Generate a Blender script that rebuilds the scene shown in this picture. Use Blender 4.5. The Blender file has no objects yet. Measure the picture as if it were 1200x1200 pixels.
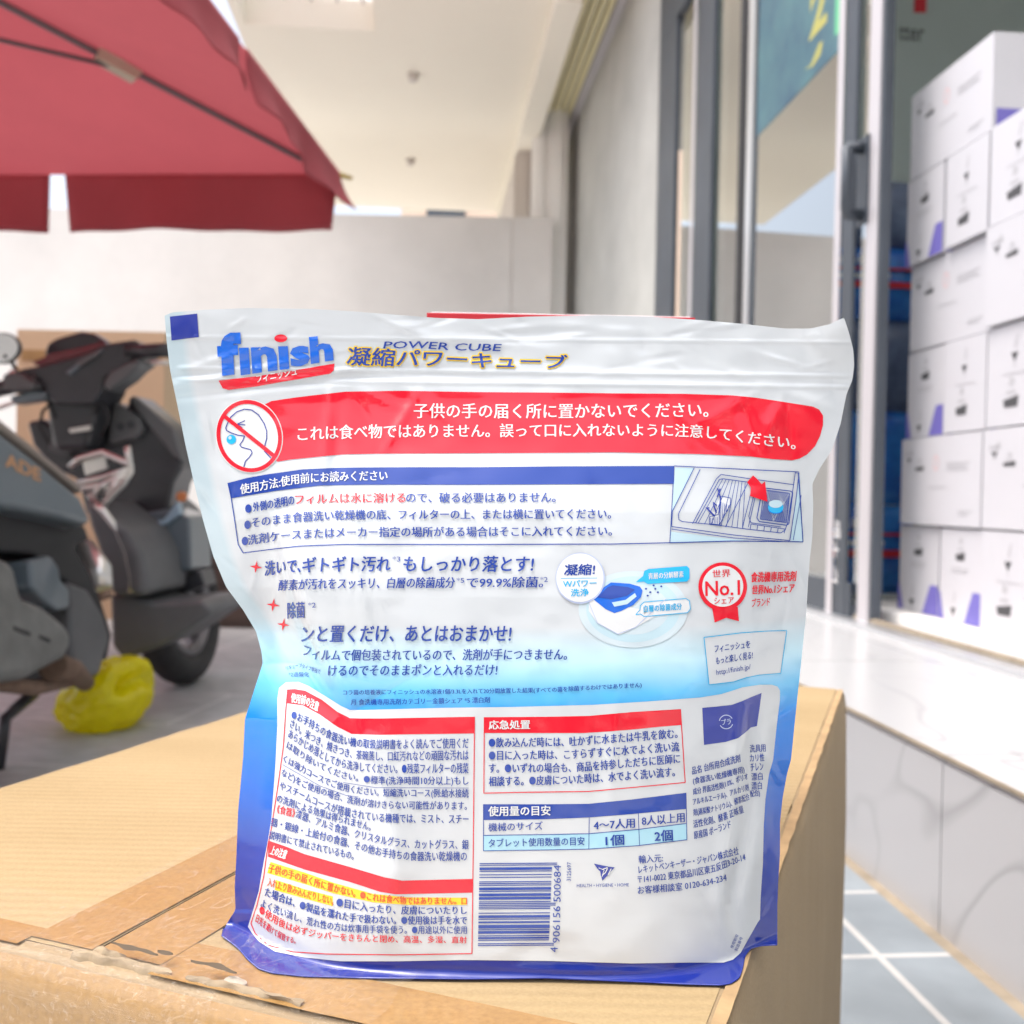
import bpy, bmesh, math, random
import numpy as np
from mathutils import Vector, Matrix, noise as mnoise
R = math.radians
SC = bpy.context.scene
COL = SC.collection
random.seed(7)

# ------------------------------------------------------------------ camera
CAM_Z = 0.59
PITCH, ROLL = math.atan(18/1200), 0.019
f_ = Vector((0, math.cos(PITCH), -math.sin(PITCH)))
u0 = Vector((0, math.sin(PITCH), math.cos(PITCH)))
r_ = Vector((1, 0, 0))*math.cos(ROLL) + u0*math.sin(ROLL)
u_ = -Vector((1, 0, 0))*math.sin(ROLL) + u0*math.cos(ROLL)
CO = Vector((0, 0, CAM_Z))
cam = bpy.data.cameras.new('camera')
cam.sensor_width = 36; cam.lens = 36.0
cam.clip_start = 0.01; cam.clip_end = 500
cam.dof.use_dof = True; cam.dof.focus_distance = 0.372; cam.dof.aperture_fstop = 15
camo = bpy.data.objects.new('camera', cam); COL.objects.link(camo)
m3 = Matrix((r_, u_, -f_)).transposed()
camo.matrix_world = Matrix.Translation(CO) @ m3.to_4x4()
SC.camera = camo

# ------------------------------------------------------------------ light
SUN_EL, SUN_AZ = 68, 250          # azimuth measured from +Y towards +X
W = bpy.data.worlds.new('World'); SC.world = W; W.use_nodes = True
nt = W.node_tree; bg = nt.nodes['Background']
sky = nt.nodes.new('ShaderNodeTexSky'); sky.sky_type = 'NISHITA'; sky.sun_disc = False
sky.sun_elevation = R(SUN_EL); sky.sun_rotation = R(SUN_AZ)
sky.air_density = 1.0; sky.dust_density = 6; sky.ozone_density = 1.0
hs = nt.nodes.new('ShaderNodeHueSaturation'); hs.inputs['Saturation'].default_value = .55; hs.inputs['Value'].default_value = 1.8   # thin white overcast
nt.links.new(sky.outputs[0], hs.inputs['Color']); nt.links.new(hs.outputs[0], bg.inputs[0]); bg.inputs[1].default_value = 0.15
sl = bpy.data.lights.new('sun', 'SUN'); sl.energy = .5; sl.angle = R(30); sl.color = (1, .97, .93)
so = bpy.data.objects.new('sun', sl); COL.objects.link(so)
sd = Vector((math.sin(R(SUN_AZ))*math.cos(R(SUN_EL)), math.cos(R(SUN_AZ))*math.cos(R(SUN_EL)), math.sin(R(SUN_EL))))
so.rotation_euler = (-sd).to_track_quat('-Z', 'Y').to_euler(); so.location = sd*20
SC.view_settings.view_transform = 'Standard'; SC.view_settings.look = 'None'
SC.view_settings.gamma = 1; SC.view_settings.exposure = 0.56
SC.cycles.max_bounces = 8; SC.cycles.transparent_max_bounces = 12

# ------------------------------------------------------------------ helpers
def ray(px, py):                    # view direction through a photo pixel (1200 px frame)
    return f_ + r_*((px-600)/1200) - u_*((py-600)/1200)
def at(px, py, d):
    return CO + ray(px, py)*d
def at_z(px, py, z):
    d = ray(px, py); return CO + d*((z-CAM_Z)/d.z)
def at_plane(px, py, p, n):
    d = ray(px, py); return CO + d*((p-CO).dot(n)/d.dot(n))
def at_y(px, py, y):
    d = ray(px, py); return CO + d*(y/d.y)

MATS = {}
def mat(name, col, rough=.6, metal=0, spec=.5, noise=0, nscale=8, coat=0, bump=0, bscale=60, trans=0, stretch=None, col2=None):
    if name in MATS: return MATS[name]
    m = bpy.data.materials.new(name); m.use_nodes = True; MATS[name] = m
    t = m.node_tree; b = t.nodes['Principled BSDF']
    b.inputs['Base Color'].default_value = (*col, 1); b.inputs['Roughness'].default_value = rough
    b.inputs['Metallic'].default_value = metal; b.inputs['Specular IOR Level'].default_value = spec
    b.inputs['Coat Weight'].default_value = coat; b.inputs['Coat Roughness'].default_value = .08
    tc = t.nodes.new('ShaderNodeTexCoord'); mp = t.nodes.new('ShaderNodeMapping')
    t.links.new(tc.outputs['Object'], mp.inputs[0])
    if stretch: mp.inputs['Scale'].default_value = stretch
    if noise:
        n = t.nodes.new('ShaderNodeTexNoise'); n.inputs['Scale'].default_value = nscale; n.inputs['Detail'].default_value = 6
        n.inputs['Roughness'].default_value = .6
        t.links.new(mp.outputs[0], n.inputs[0])
        rp = t.nodes.new('ShaderNodeMapRange'); rp.inputs[1].default_value = .3; rp.inputs[2].default_value = .7
        t.links.new(n.outputs[0], rp.inputs[0])
        mx = t.nodes.new('ShaderNodeMix'); mx.data_type = 'RGBA'
        c2 = col2 if col2 else tuple(max(0, c*(1-noise)) for c in col)
        mx.inputs[6].default_value = (*col, 1); mx.inputs[7].default_value = (*c2, 1)
        t.links.new(rp.outputs[0], mx.inputs[0]); t.links.new(mx.outputs[2], b.inputs['Base Color'])
    if bump:
        n2 = t.nodes.new('ShaderNodeTexNoise'); n2.inputs['Scale'].default_value = bscale; n2.inputs['Detail'].default_value = 4
        t.links.new(mp.outputs[0], n2.inputs[0])
        bp = t.nodes.new('ShaderNodeBump'); bp.inputs['Strength'].default_value = bump; bp.inputs['Distance'].default_value = .002
        t.links.new(n2.outputs[0], bp.inputs['Height']); t.links.new(bp.outputs[0], b.inputs['Normal'])
    if trans:
        tr = t.nodes.new('ShaderNodeBsdfTranslucent'); tr.inputs[0].default_value = (*col, 1)
        ms = t.nodes.new('ShaderNodeMixShader'); ms.inputs[0].default_value = trans
        out = t.nodes['Material Output']
        t.links.new(b.outputs[0], ms.inputs[1]); t.links.new(tr.outputs[0], ms.inputs[2]); t.links.new(ms.outputs[0], out.inputs[0])
    return m

def tag(o, label=None, cat=None, group=None, kind=None):
    if label: o['label'] = label
    if cat: o['category'] = cat
    if group: o['group'] = group
    if kind: o['kind'] = kind
    return o
def link(name, me, parent=None):
    o = bpy.data.objects.new(name, me); COL.objects.link(o)
    if parent:
        o.parent = parent
        if parent.type == 'EMPTY' and not parent.get('_local'):
            o.matrix_parent_inverse = parent.matrix_basis.inverted()
    return o
def empty(name, loc, label=None, cat=None, group=None):
    o = bpy.data.objects.new(name, None); COL.objects.link(o); o.location = loc
    o.empty_display_size = .05
    return tag(o, label, cat, group)
def clean_flags():
    for o in bpy.data.objects:
        if '_local' in o: del o['_local']

class MB:
    """collects shapes into one mesh"""
    def __init__(s): s.bm = bmesh.new(); s.mats = []
    def mi(s, m):
        if m not in s.mats: s.mats.append(m)
        return s.mats.index(m)
    def faces(s, vs, fs, m, smooth=False):
        k = s.mi(m); bv = [s.bm.verts.new(v) for v in vs]
        for f in fs:
            try:
                fc = s.bm.faces.new([bv[i] for i in f]); fc.material_index = k; fc.smooth = smooth
            except ValueError: pass
        return bv
    def box(s, lo, hi, m, M=None):
        vs = [Vector((x, y, z)) for x in (lo[0], hi[0]) for y in (lo[1], hi[1]) for z in (lo[2], hi[2])]
        if M: vs = [M @ v for v in vs]
        s.faces(vs, [(0,1,3,2),(4,6,7,5),(0,4,5,1),(2,3,7,6),(0,2,6,4),(1,5,7,3)], m)
    def prism(s, pts, off, m):       # polygon of 3-D points pushed along off
        n = len(pts); off = Vector(off)
        vs = [Vector(p) for p in pts] + [Vector(p)+off for p in pts]
        s.faces(vs, [tuple(range(n))[::-1], tuple(range(n, 2*n))] + [(i, (i+1) % n, n+(i+1) % n, n+i) for i in range(n)], m)
    def tube(s, pts, rad, m, n=10, cap=True):
        pts = [Vector(p) for p in pts]; rad = rad if isinstance(rad, (list, tuple)) else [rad]*len(pts)
        k = s.mi(m); rings = []; up = None
        for i, p in enumerate(pts):
            t = (pts[min(i+1, len(pts)-1)] - pts[max(i-1, 0)]).normalized()
            if up is None: up = t.orthogonal().normalized()
            else: up = (up - t*up.dot(t)).normalized()
            sdv = t.cross(up)
            rings.append([s.bm.verts.new(p + (up*math.cos(2*math.pi*j/n) + sdv*math.sin(2*math.pi*j/n))*rad[i]) for j in range(n)])
        for a, b in zip(rings, rings[1:]):
            for j in range(n):
                f = s.bm.faces.new((a[j], a[(j+1) % n], b[(j+1) % n], b[j])); f.material_index = k; f.smooth = True
        if cap:
            for rg, rv in ((rings[0], True), (rings[-1], False)):
                f = s.bm.faces.new(rg[::-1] if rv else rg); f.material_index = k
    def loft(s, rings, m, cap=True, smooth=True):
        k = s.mi(m); rr = [[s.bm.verts.new(v) for v in rg] for rg in rings]; n = len(rr[0])
        for a, b in zip(rr, rr[1:]):
            for j in range(n):
                f = s.bm.faces.new((a[j], a[(j+1) % n], b[(j+1) % n], b[j])); f.material_index = k; f.smooth = smooth
        if cap:
            for rg in (rr[0][::-1], rr[-1]):
                f = s.bm.faces.new(rg); f.material_index = k
    def build(s, name, parent=None, bevel=0, seg=2, subd=0, M=None):
        if M: bmesh.ops.transform(s.bm, matrix=M, verts=s.bm.verts)
        bmesh.ops.recalc_face_normals(s.bm, faces=s.bm.faces)
        me = bpy.data.meshes.new(name); s.bm.to_mesh(me); s.bm.free()
        for m in s.mats: me.materials.append(m)
        o = link(name, me, parent)
        if bevel:
            b = o.modifiers.new('bevel', 'BEVEL'); b.width = bevel; b.segments = seg; b.limit_method = 'ANGLE'; b.angle_limit = R(35)
            b.harden_normals = True
            for p in me.polygons: p.use_smooth = True
        if subd:
            sm = o.modifiers.new('sub', 'SUBSURF'); sm.levels = subd; sm.render_levels = subd
            for p in me.polygons: p.use_smooth = True
        return o

def circle_pts(cx, cy, rx, ry, n=40, a0=0, a1=360):
    return [(cx+rx*math.cos(R(a0+(a1-a0)*i/n)), cy+ry*math.sin(R(a0+(a1-a0)*i/n))) for i in range(n if a1-a0 == 360 else n+1)]
# ------------------------------------------------------------------ shop frame of reference
P1 = at_z(1191, 785, .25); P2 = at_z(945, 713, .25)
AL = (P2-P1); AL.z = 0; AL.normalize()               # along the shop front, away
INW = Vector((AL.y, -AL.x, 0))                       # into the shop
MS = Matrix.Translation(Vector((P1.x, P1.y, 0))) @ Matrix((INW, AL, Vector((0, 0, 1)))).transposed().to_4x4()
def sh(px, py, w=0.0):                               # photo pixel -> (s, z) on the plane w metres inside the front
    q = at_plane(px, py, P1+INW*w, INW) - P1
    return q.dot(AL), q.z + .25
def S(px, w=0.0, py=300): return sh(px, py, w)[0]

# ------------------------------------------------------------------ materials
M_street = mat('street_concrete', (.60,.59,.56), .8, noise=.2, nscale=.6, bump=.2, bscale=30)
M_ground = mat('street_tile', (.15,.16,.165), .55, noise=.4, nscale=3)
t = M_ground.node_tree; b = t.nodes['Principled BSDF']
def brick(m, c1, c2, mortar, scale, bw, rh, ms=.01, rot=0, var_noise=.0, bias=0, offset=.5, rough=None, streak=None):
    t = m.node_tree; b = t.nodes['Principled BSDF']
    tc = t.nodes.new('ShaderNodeTexCoord'); mp = t.nodes.new('ShaderNodeMapping'); mp.inputs['Rotation'].default_value = (0,0,rot)
    br = t.nodes.new('ShaderNodeTexBrick'); br.inputs['Color1'].default_value = (*c1,1); br.inputs['Color2'].default_value = (*c2,1)
    br.inputs['Mortar'].default_value = (*mortar,1); br.inputs['Scale'].default_value = scale
    br.inputs['Brick Width'].default_value = bw; br.inputs['Row Height'].default_value = rh; br.inputs['Mortar Size'].default_value = ms
    br.inputs['Mortar Smooth'].default_value = .3
    br.offset = offset
    t.links.new(tc.outputs['Object'], mp.inputs[0]); t.links.new(mp.outputs[0], br.inputs[0])
    n = t.nodes.new('ShaderNodeTexNoise'); n.inputs['Scale'].default_value = 5; n.inputs['Detail'].default_value = 8
    mp2 = t.nodes.new('ShaderNodeMapping'); mp2.inputs['Rotation'].default_value = (0,0,rot)
    if streak: mp2.inputs['Scale'].default_value = streak
    t.links.new(tc.outputs['Object'], mp2.inputs[0]); t.links.new(mp2.outputs[0], n.inputs[0])
    mr = t.nodes.new('ShaderNodeMapRange'); mr.inputs[1].default_value=.3; mr.inputs[2].default_value=.7
    mr.inputs[3].default_value = 1-var_noise; mr.inputs[4].default_value = 1+var_noise
    t.links.new(n.outputs[0], mr.inputs[0])
    mx = t.nodes.new('ShaderNodeMix'); mx.data_type='RGBA'; mx.blend_type='MULTIPLY'; mx.inputs[0].default_value=1
    t.links.new(br.outputs[0], mx.inputs[6]); t.links.new(mr.outputs[0], mx.inputs[7]); t.links.new(mx.outputs[2], b.inputs['Base Color'])
    bp = t.nodes.new('ShaderNodeBump'); bp.inputs['Strength'].default_value=.4; bp.inputs['Distance'].default_value=.003; bp.invert=True
    t.links.new(br.outputs['Fac'], bp.inputs['Height']); t.links.new(bp.outputs[0], b.inputs['Normal'])
    return m
brick(M_ground, (.42,.43,.435), (.34,.35,.355), (.56,.56,.56), 1, .8, .4, .006, R(8), .35, streak=(2.5,22,1))
M_paver = mat('block_paving', (.3,.33,.35), .7)
brick(M_paver, (.17,.20,.225), (.22,.25,.27), (.42,.42,.41), 1, .15, .21, .006, math.atan2(AL.x, AL.y), .25, offset=.0)
M_marble = mat('white_marble', (.80,.81,.82), .24, spec=.4)
def marble(m):
    t = m.node_tree; b = t.nodes['Principled BSDF']
    tc = t.nodes.new('ShaderNodeTexCoord')
    mp = t.nodes.new('ShaderNodeMapping'); mp.inputs['Rotation'].default_value=(.3,.5,.9); mp.inputs['Scale'].default_value=(2.2,1.0,1.5)
    n = t.nodes.new('ShaderNodeTexNoise'); n.inputs['Scale'].default_value=1.3; n.inputs['Detail'].default_value=2.5; n.inputs['Distortion'].default_value=.5
    t.links.new(tc.outputs['Object'], mp.inputs[0]); t.links.new(mp.outputs[0], n.inputs[0])
    cr = t.nodes.new('ShaderNodeValToRGB'); e = cr.color_ramp.elements
    e[0].position=.0; e[0].color=(.48,.49,.50,1); e[1].position=1; e[1].color=(.48,.49,.50,1)
    for p,c in ((.488,.48),(.500,.37),(.507,.48)):
        q=e.new(p); q.color=(c,c*1.005,c*1.02,1)
    t.links.new(n.outputs[0], cr.inputs[0])
    n2 = t.nodes.new('ShaderNodeTexNoise'); n2.inputs['Scale'].default_value=.9; t.links.new(tc.outputs['Object'], n2.inputs[0])
    mr = t.nodes.new('ShaderNodeMapRange'); mr.inputs[1].default_value=.40; mr.inputs[2].default_value=.6; t.links.new(n2.outputs[0], mr.inputs[0])
    mx = t.nodes.new('ShaderNodeMix'); mx.data_type='RGBA'; mx.inputs[6].default_value=(.48,.49,.50,1)
    t.links.new(mr.outputs[0], mx.inputs[0]); t.links.new(cr.outputs[0], mx.inputs[7]); t.links.new(mx.outputs[2], b.inputs['Base Color'])
marble(M_marble)
M_grout = mat('tile_joint', (.52,.52,.52), .8)
M_trim = mat('beige_edge_trim', (.36,.30,.22), .7, noise=.4, nscale=20)
M_concrete = mat('pale_concrete', (.78,.75,.71), .85, noise=.20, nscale=.9, bump=.3, bscale=40)
M_greywall = mat('grey_render', (.50,.50,.47), .85, noise=.2, nscale=2.2, bump=.3, bscale=50)
M_ceil = mat('cream_ceiling_paint', (.84,.79,.68), .8, noise=.05, nscale=.6)
M_taupe = mat('taupe_paint', (.60,.55,.50), .85, noise=.08, nscale=1)
M_white = mat('white_paint', (.95,.93,.89), .6, noise=.06, nscale=2)
M_slat = mat('cream_metal_slat', (.92,.84,.55), .45, noise=.1, nscale=1.5)
M_dark = mat('dark_grey_aluminium', (.075,.09,.11), .45, metal=.2, noise=.25, nscale=4)
M_lgrey = mat('pale_grey_aluminium', (.56,.54,.56), .4, metal=.2)
M_alu = mat('bare_aluminium', (.72,.74,.76), .3, metal=.8)
M_rub = mat('black_rubber_gasket', (.02,.02,.022), .6)
M_green = mat('grey_green_wall_paint', (.46,.54,.53), .7, noise=.1, nscale=.8)
M_peach = mat('peach_paint', (.75,.58,.45), .8, noise=.05, nscale=.5)

def glass_mat(name, tint=(.80,.88,.86), base=.38):
    m = bpy.data.materials.new(name); m.use_nodes = True; t = m.node_tree; t.nodes.remove(t.nodes['Principled BSDF'])
    fr = t.nodes.new('ShaderNodeFresnel'); fr.inputs[0].default_value = 1.5
    mt = t.nodes.new('ShaderNodeMath'); mt.operation='MULTIPLY_ADD'; mt.inputs[1].default_value=1.25; mt.inputs[2].default_value=base; mt.use_clamp=True
    tr = t.nodes.new('ShaderNodeBsdfTransparent'); tr.inputs[0].default_value=(*tint,1)
    gl = t.nodes.new('ShaderNodeBsdfGlossy'); gl.inputs['Roughness'].default_value=.0; gl.inputs[0].default_value=(.95,.97,.97,1)
    mx = t.nodes.new('ShaderNodeMixShader')
    t.links.new(fr.outputs[0], mt.inputs[0]); t.links.new(mt.outputs[0], mx.inputs[0])
    t.links.new(tr.outputs[0], mx.inputs[1]); t.links.new(gl.outputs[0], mx.inputs[2]); t.links.new(mx.outputs[0], t.nodes['Material Output'].inputs[0])
    return m
M_glass = glass_mat('window_glass')

# ------------------------------------------------------------------ ground, paving, platform
g = MB(); g.faces([(-150,-150,0),(150,-150,0),(150,150,0),(-150,150,0)], [(0,1,2,3)], M_street)
tag(g.build('ground'), kind='structure')
g = MB(); g.faces([(-7,1.2,.004),(.9,1.2,.004),(.9,8.2,.004),(-7,8.2,.004)], [(0,1,2,3)], M_ground)
tag(g.build('tiled_floor'), kind='structure')
E1 = at_z(983, 998, 0); E2 = at_z(1150, 1142, 0)
def wE(p): return (p-P1).dot(INW)
W0 = (wE(E1)+wE(E2))/2
p = MB()
p.faces([MS @ Vector((W0-.95, -2.4, .008)), MS @ Vector((W0-.022, -2.4, .008)), MS @ Vector((W0-.022, 1.4, .008)), MS @ Vector((W0-.95, 1.4, .008))], [(0,1,2,3)], M_paver)
p.faces([MS @ Vector((W0-.022, -2.4, .006)), MS @ Vector((W0, -2.4, .006)), MS @ Vector((W0, 6, .006)), MS @ Vector((W0-.022, 6, .006))], [(0,1,2,3)], M_trim)
tag(p.build('pavement'), kind='structure')
p = MB()
JS = [sh(1113, 890)[0]]                      # tile joints along the step (s values)
j0 = ((at_plane(1105, 900, P1+INW*W0, INW)-P1).dot(AL))
js = [j0 + .8*k for k in range(-3, 12)]
lo = js[0]
for a_, b_ in zip(js, js[1:]):               # marble tiles with fine open joints
    p.box((W0, a_+.0015, .002), (W0+.02, b_-.0015, .238), M_marble)
    for w0, w1 in ((W0+.003, W0+.40), (W0+.403, W0+.80), (W0+.803, W0+1.2)):
        p.box((w0, a_+.0015, .235), (w1, b_-.0015, .25), M_marble)
p.box((W0+.021, js[0], .0), (W0+5, js[-1], .232), M_grout)
p.box((W0-.003, js[0], .246), (W0+.0025, js[-1], .2508), M_trim)
p.build('platform', M=MS)
tag(bpy.data.objects['platform'], kind='structure')

# ------------------------------------------------------------------ shop building
s_far = S(668, 0, 160); z_sof = sh(671, 150)[1]
bld = empty('shop_building', MS @ Vector((0, 0, .25)), 'grey-walled shop with dark aluminium sliding glass doors above the white marble step', 'shop')
s_w1 = S(769)
m = MB(); m.box((0, s_w1, .25), (.05, s_far+.4, 3.75), M_greywall); m.box((0, -6, 3.76), (4, s_far+.4, 7.5), M_greywall); m.build('front_wall', bld, M=MS)  # upper storey is unseen, added to block sky light over the foreground
# interior
sI = S(1180, .75)
m = MB()
m.box((3.2, -2.5, .25), (3.35, s_w1+.3, 3.75), M_green)
m.box((.22, s_w1+.02, .25), (3.2, s_w1+.2, 3.75), M_green)
m.build('interior_wall', bld, M=MS)
m = MB(); m.box((.02, -2.5, 3.6), (3.4, s_w1, 3.75), M_ceil); m.build('interior_ceiling', bld, M=MS)
# front frame and panes, located along the front from the photograph
fr = MB(); pn = []
def bar(px0, px1, m, w0=0, w1=.012, z0=.25, z1=3.6, py=300):
    a = S(px1, 0, py); b = S(px0, 0, py)
    fr.box((w0, a, z0), (w1, b, z1), m)
bar(768, 788, M_dark, 0, .022); bar(808.5, 811, M_lgrey, -.004, .0); bar(812, 831, M_dark, 0, .02)
bar(862, 868, M_rub, 0, .012); bar(873, 879, M_alu, -.006, .004)
fr.box((0.002, S(1010), .25), (.014, S(772), .30), M_dark)
fr.box((-.002, -2.4, 3.0), (.05, S(772), 3.12), M_dark)
fr.build('front_frame', bld, bevel=.003, M=MS)
fr = MB(); bar(1028.5, 1031, M_dark, 0, .030); bar(1016, 1028, M_lgrey, -.006, .004); fr.build('door_jamb', bld, bevel=.003, M=MS)
m = MB()
m.box((.018, S(812), .30), (.024, S(793), 3.0), M_glass); m.box((.018, S(866), .30), (.024, S(836), 3.0), M_glass)
m.build('fixed_pane', bld, M=MS)
m = MB(); m.box((-.05, -2.4, .2502), (.075, S(945), .262), M_alu); m.box((.0, -2.4, .262), (.02, S(1010), .272), M_trim); m.build('door_sill', bld, bevel=.002, M=MS)
m = MB(); m.box((.08, -2.4, .251), (1.4, S(1012)+.3, .285), M_white); m.build('display_floor', bld, M=MS)
# sliding door
sd0, sd1 = S(1007), S(884)
m = MB()
fr = MB(); bar(981, 988, M_lgrey, -.012, -.008); bar(989, 1002, M_dark, -.008, .004); bar(882.5, 885, M_dark, -.008, .002)
fr.box((-.006, sd0, .262), (.004, sd1, .36), M_dark); fr.box((-.006, sd0, 2.86), (.004, sd1, 2.98), M_dark)
door = fr.build('sliding_door', bld, bevel=.002, M=MS)
m = MB(); m.box((-.003, S(982), .36), (.001, sd1-.01, 2.86), M_glass); m.build('door_pane', door, M=MS)
m = MB(); m.box((.006, S(1016), .30), (.010, S(1007)-.0, 2.9), M_glass); m.build('door_pane', door, M=MS)
# handle
sA, zA = sh(1003, 184); sB, zB = sh(1003, 259); sC = S(1019, -.1, 220); sD = S(1003, -.03, 220)
m = MB()
m.tube([(-.008, sD, zA), (-.055, sD, zA), (-.065, sD-.02, zA-.01), (-.065, sD-.02, zB+.01), (-.055, sD, zB), (-.008, sD, zB)], .017, M_dark)
m.box((-.013, sD-.035, zB-.03), (-.008, sD+.035, zA+.03), M_dark)
m.build('door_handle', door, M=MS)
# small white lettering on the dark stile
def text_mesh(body, bold=0.0, res=3, shear=0.0, spacing=1.0):
    cu = bpy.data.curves.new('t', 'FONT'); cu.body = body; cu.resolution_u = res; cu.offset = bold; cu.shear = shear; cu.space_character = spacing
    cu.fill_mode = 'FRONT'
    ob = bpy.data.objects.new('t', cu); COL.objects.link(ob)
    dg = bpy.context.evaluated_depsgraph_get(); me = bpy.data.meshes.new_from_object(ob.evaluated_get(dg))
    n = len(me.vertices); co = np.empty(n*3); me.vertices.foreach_get('co', co); co = co.reshape(-1, 3)
    polys = [tuple(p.vertices) for p in me.polygons]
    bpy.data.objects.remove(ob); bpy.data.curves.remove(cu); bpy.data.meshes.remove(me)
    return co[:, :2].copy(), polys
def flat_text(mb, body, org, dx, dy, h, m, bold=0, width=None):
    co, pl = text_mesh(body, bold)
    mn, mx = co.min(0), co.max(0); k = h/(mx[1]-mn[1]); kx = width/(mx[0]-mn[0]) if width else k
    org, dx, dy = Vector(org), Vector(dx), Vector(dy)
    mb.faces([org + dx*float((c[0]-mn[0])*kx) + dy*float((c[1]-mn[1])*k) for c in co], pl, m)
    return (mx[0]-mn[0])*kx
M_wtxt = mat('white_lettering', (.8,.8,.8), .6)
m = MB()
for (px, py, ch) in ((979, 631, '品'), (977, 655, '十'), (975.5, 684, '山')):
    s0, z0 = sh(px+4, py, -.0085); 
    flat_text(m, ch, (-.0085, s0+.032, z0), (0,-1,0), (0,0,1), .05, M_wtxt, .02, .04)
m.build('door_lettering', door, M=MS)

# soffit with slats in front of the shop wall
sof = MB(); s0 = S(900, 0, 300)
a, b_ = s_w1-1.2, s_far+.6
nsl = 9; pit = .055
for k in range(nsl):
    w1 = -.055 - k*pit
    sof.prism([Vector((w1, a, z_sof+.02)), Vector((w1-.012, a, z_sof-.012)), Vector((w1-.036, a, z_sof-.012)), Vector((w1-.048, a, z_sof+.02))], (0, b_-a, 0), M_slat)
sof.box((-.055, a, z_sof-.02), (0, b_, z_sof+.03), M_lgrey)
sof.box((-.6, a, z_sof+.021), (-.055, b_, z_sof+.05), M_dark)
tag(sof.build('slatted_soffit', M=MS), 'cream slatted metal soffit above the grey shop wall beside the white pillar', 'soffit')

# white pillar with vertical mouldings
pl = MB(); Yp = 8.36
xa, xb = at_y(624, 150, Yp).x, at_y(666, 150, Yp).x; wd = xb-xa
prof = [(0,.0),(0,.02),(.12,.02),(.14,.045),(.30,.045),(.33,.02),(.52,.02),(.55,.05),(.80,.05),(.83,.015),(1,.015),(1,0)]
for a_, b_ in zip(prof, prof[1:]):
    if b_[0]-a_[0] < .001: continue
    pl.box((xa+wd*a_[0], Yp-max(a_[1], b_[1]), 0), (xa+wd*b_[0], Yp+.28, 5.2), M_white)
tag(pl.build('pillar'), 'tall white moulded pillar rising behind the concrete wall', 'pillar')

# ceiling slab on its cream beam, taupe wall, boundary wall, far building
Zc = 3.6
e0 = at_z(625, 85, Zc); e1 = at_z(582, 249, Zc)
dE = (e1-e0).normalized(); nE = Vector((-dE.y, dE.x, 0))      # to the left
far = (e1-e0).length
def cp(l, a, z): v = e0 + dE*a + nE*l; return Vector((v.x, v.y, z))
near = -1.25
c = empty('entrance_canopy', cp(0, near, Zc), 'cream painted ceiling slab with a skylight over the entrance beyond the red parasol', 'ceiling')
sk_a, sk_l = [(at_z(440, 37, Zc)-e0).dot(v) for v in (dE, nE)]
sk_l2 = (at_z(284, 20, Zc)-e0).dot(nE)
m = MB()
def slab(l0, l1, a0, a1, m_, z0=Zc, z1=Zc+.2):
    m.faces([cp(l, a, z) for l in (l0, l1) for a in (a0, a1) for z in (z0, z1)], [(0,1,3,2),(4,6,7,5),(0,4,5,1),(2,3,7,6),(0,2,6,4),(1,5,7,3)], m_)
slab(0, sk_l, near, far, M_ceil); slab(sk_l, sk_l2, sk_a, far, M_ceil); slab(sk_l2, sk_l2+.06, near, far, M_ceil)
m.build('ceiling', c)
M_poly = mat('translucent_roof_sheet', (.9,.91,.92), .4, trans=.75, noise=.08, nscale=3)
m = MB(); slab(sk_l-.03, sk_l2+.03, near, sk_a+.03, M_poly, Zc+.203, Zc+.208); 
for k in range(5):
    l = sk_l+(sk_l2-sk_l)*(k+.5)/5; slab(l-.008, l+.008, near, sk_a, M_lgrey, Zc+.17, Zc+.2)
m.build('skylight', c)
m = MB(); slab(-.16, -.001, near, far, M_ceil, Zc-.10, Zc+.2); m.build('edge_beam', c)
m = MB()
for (px, py) in ((484, 87), (481, 187)):
    m = MB(); q = at_z(px, py, Zc); m.tube([q, q-Vector((0,0,.05))], [.045, .03], M_taupe, 12); m.build('ceiling_fitting', c)
m = MB(); m.faces([cp(l, a, z) for l in (-.15, -.02) for a in (1.35, far) for z in (0, Zc-.1)], [(0,1,3,2),(4,6,7,5),(0,4,5,1),(2,3,7,6),(0,2,6,4),(1,5,7,3)], M_taupe)
m.box((at_y(604, 150, 8.7).x, 8.7, 0), (at_y(640, 150, 8.7).x, 8.8, Zc-.12), M_taupe)
tag(m.build('passage_wall'), 'taupe wall under the ceiling beam, behind the white pillar', 'wall')
Yw = 8.2
tw = at_y(560, 254, Yw).z
m = MB(); xr = at_y(647, 300, Yw).x; xj = at_y(600, 300, Yw).x
m.box((-7, Yw, 0), (xj-.004, Yw+.15, tw), M_concrete); m.box((xj+.004, Yw, 0), (xr, Yw+.15, tw+.003), M_concrete); m.box((xj-.004, Yw+.008, 0), (xj+.004, Yw+.14, tw-.01), M_taupe)
tag(m.build('boundary_wall'), 'long pale concrete wall behind the scooter and the pouch', 'wall')
m = MB(); Yb = 16
xa, xb = at_y(470, 240, Yb).x, at_y(640, 240, Yb).x
m.box((xa, Yb, 0), (xb+4, Yb+6, 7), M_peach)
for k in range(3): m.box((xa+.4+k*1.2, Yb-.03, 4.3), (xa+1.0+k*1.2, Yb-.002, 5.6), M_dark)
tag(m.build('peach_building'), 'peach painted building glimpsed over the concrete wall', 'building')

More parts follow.
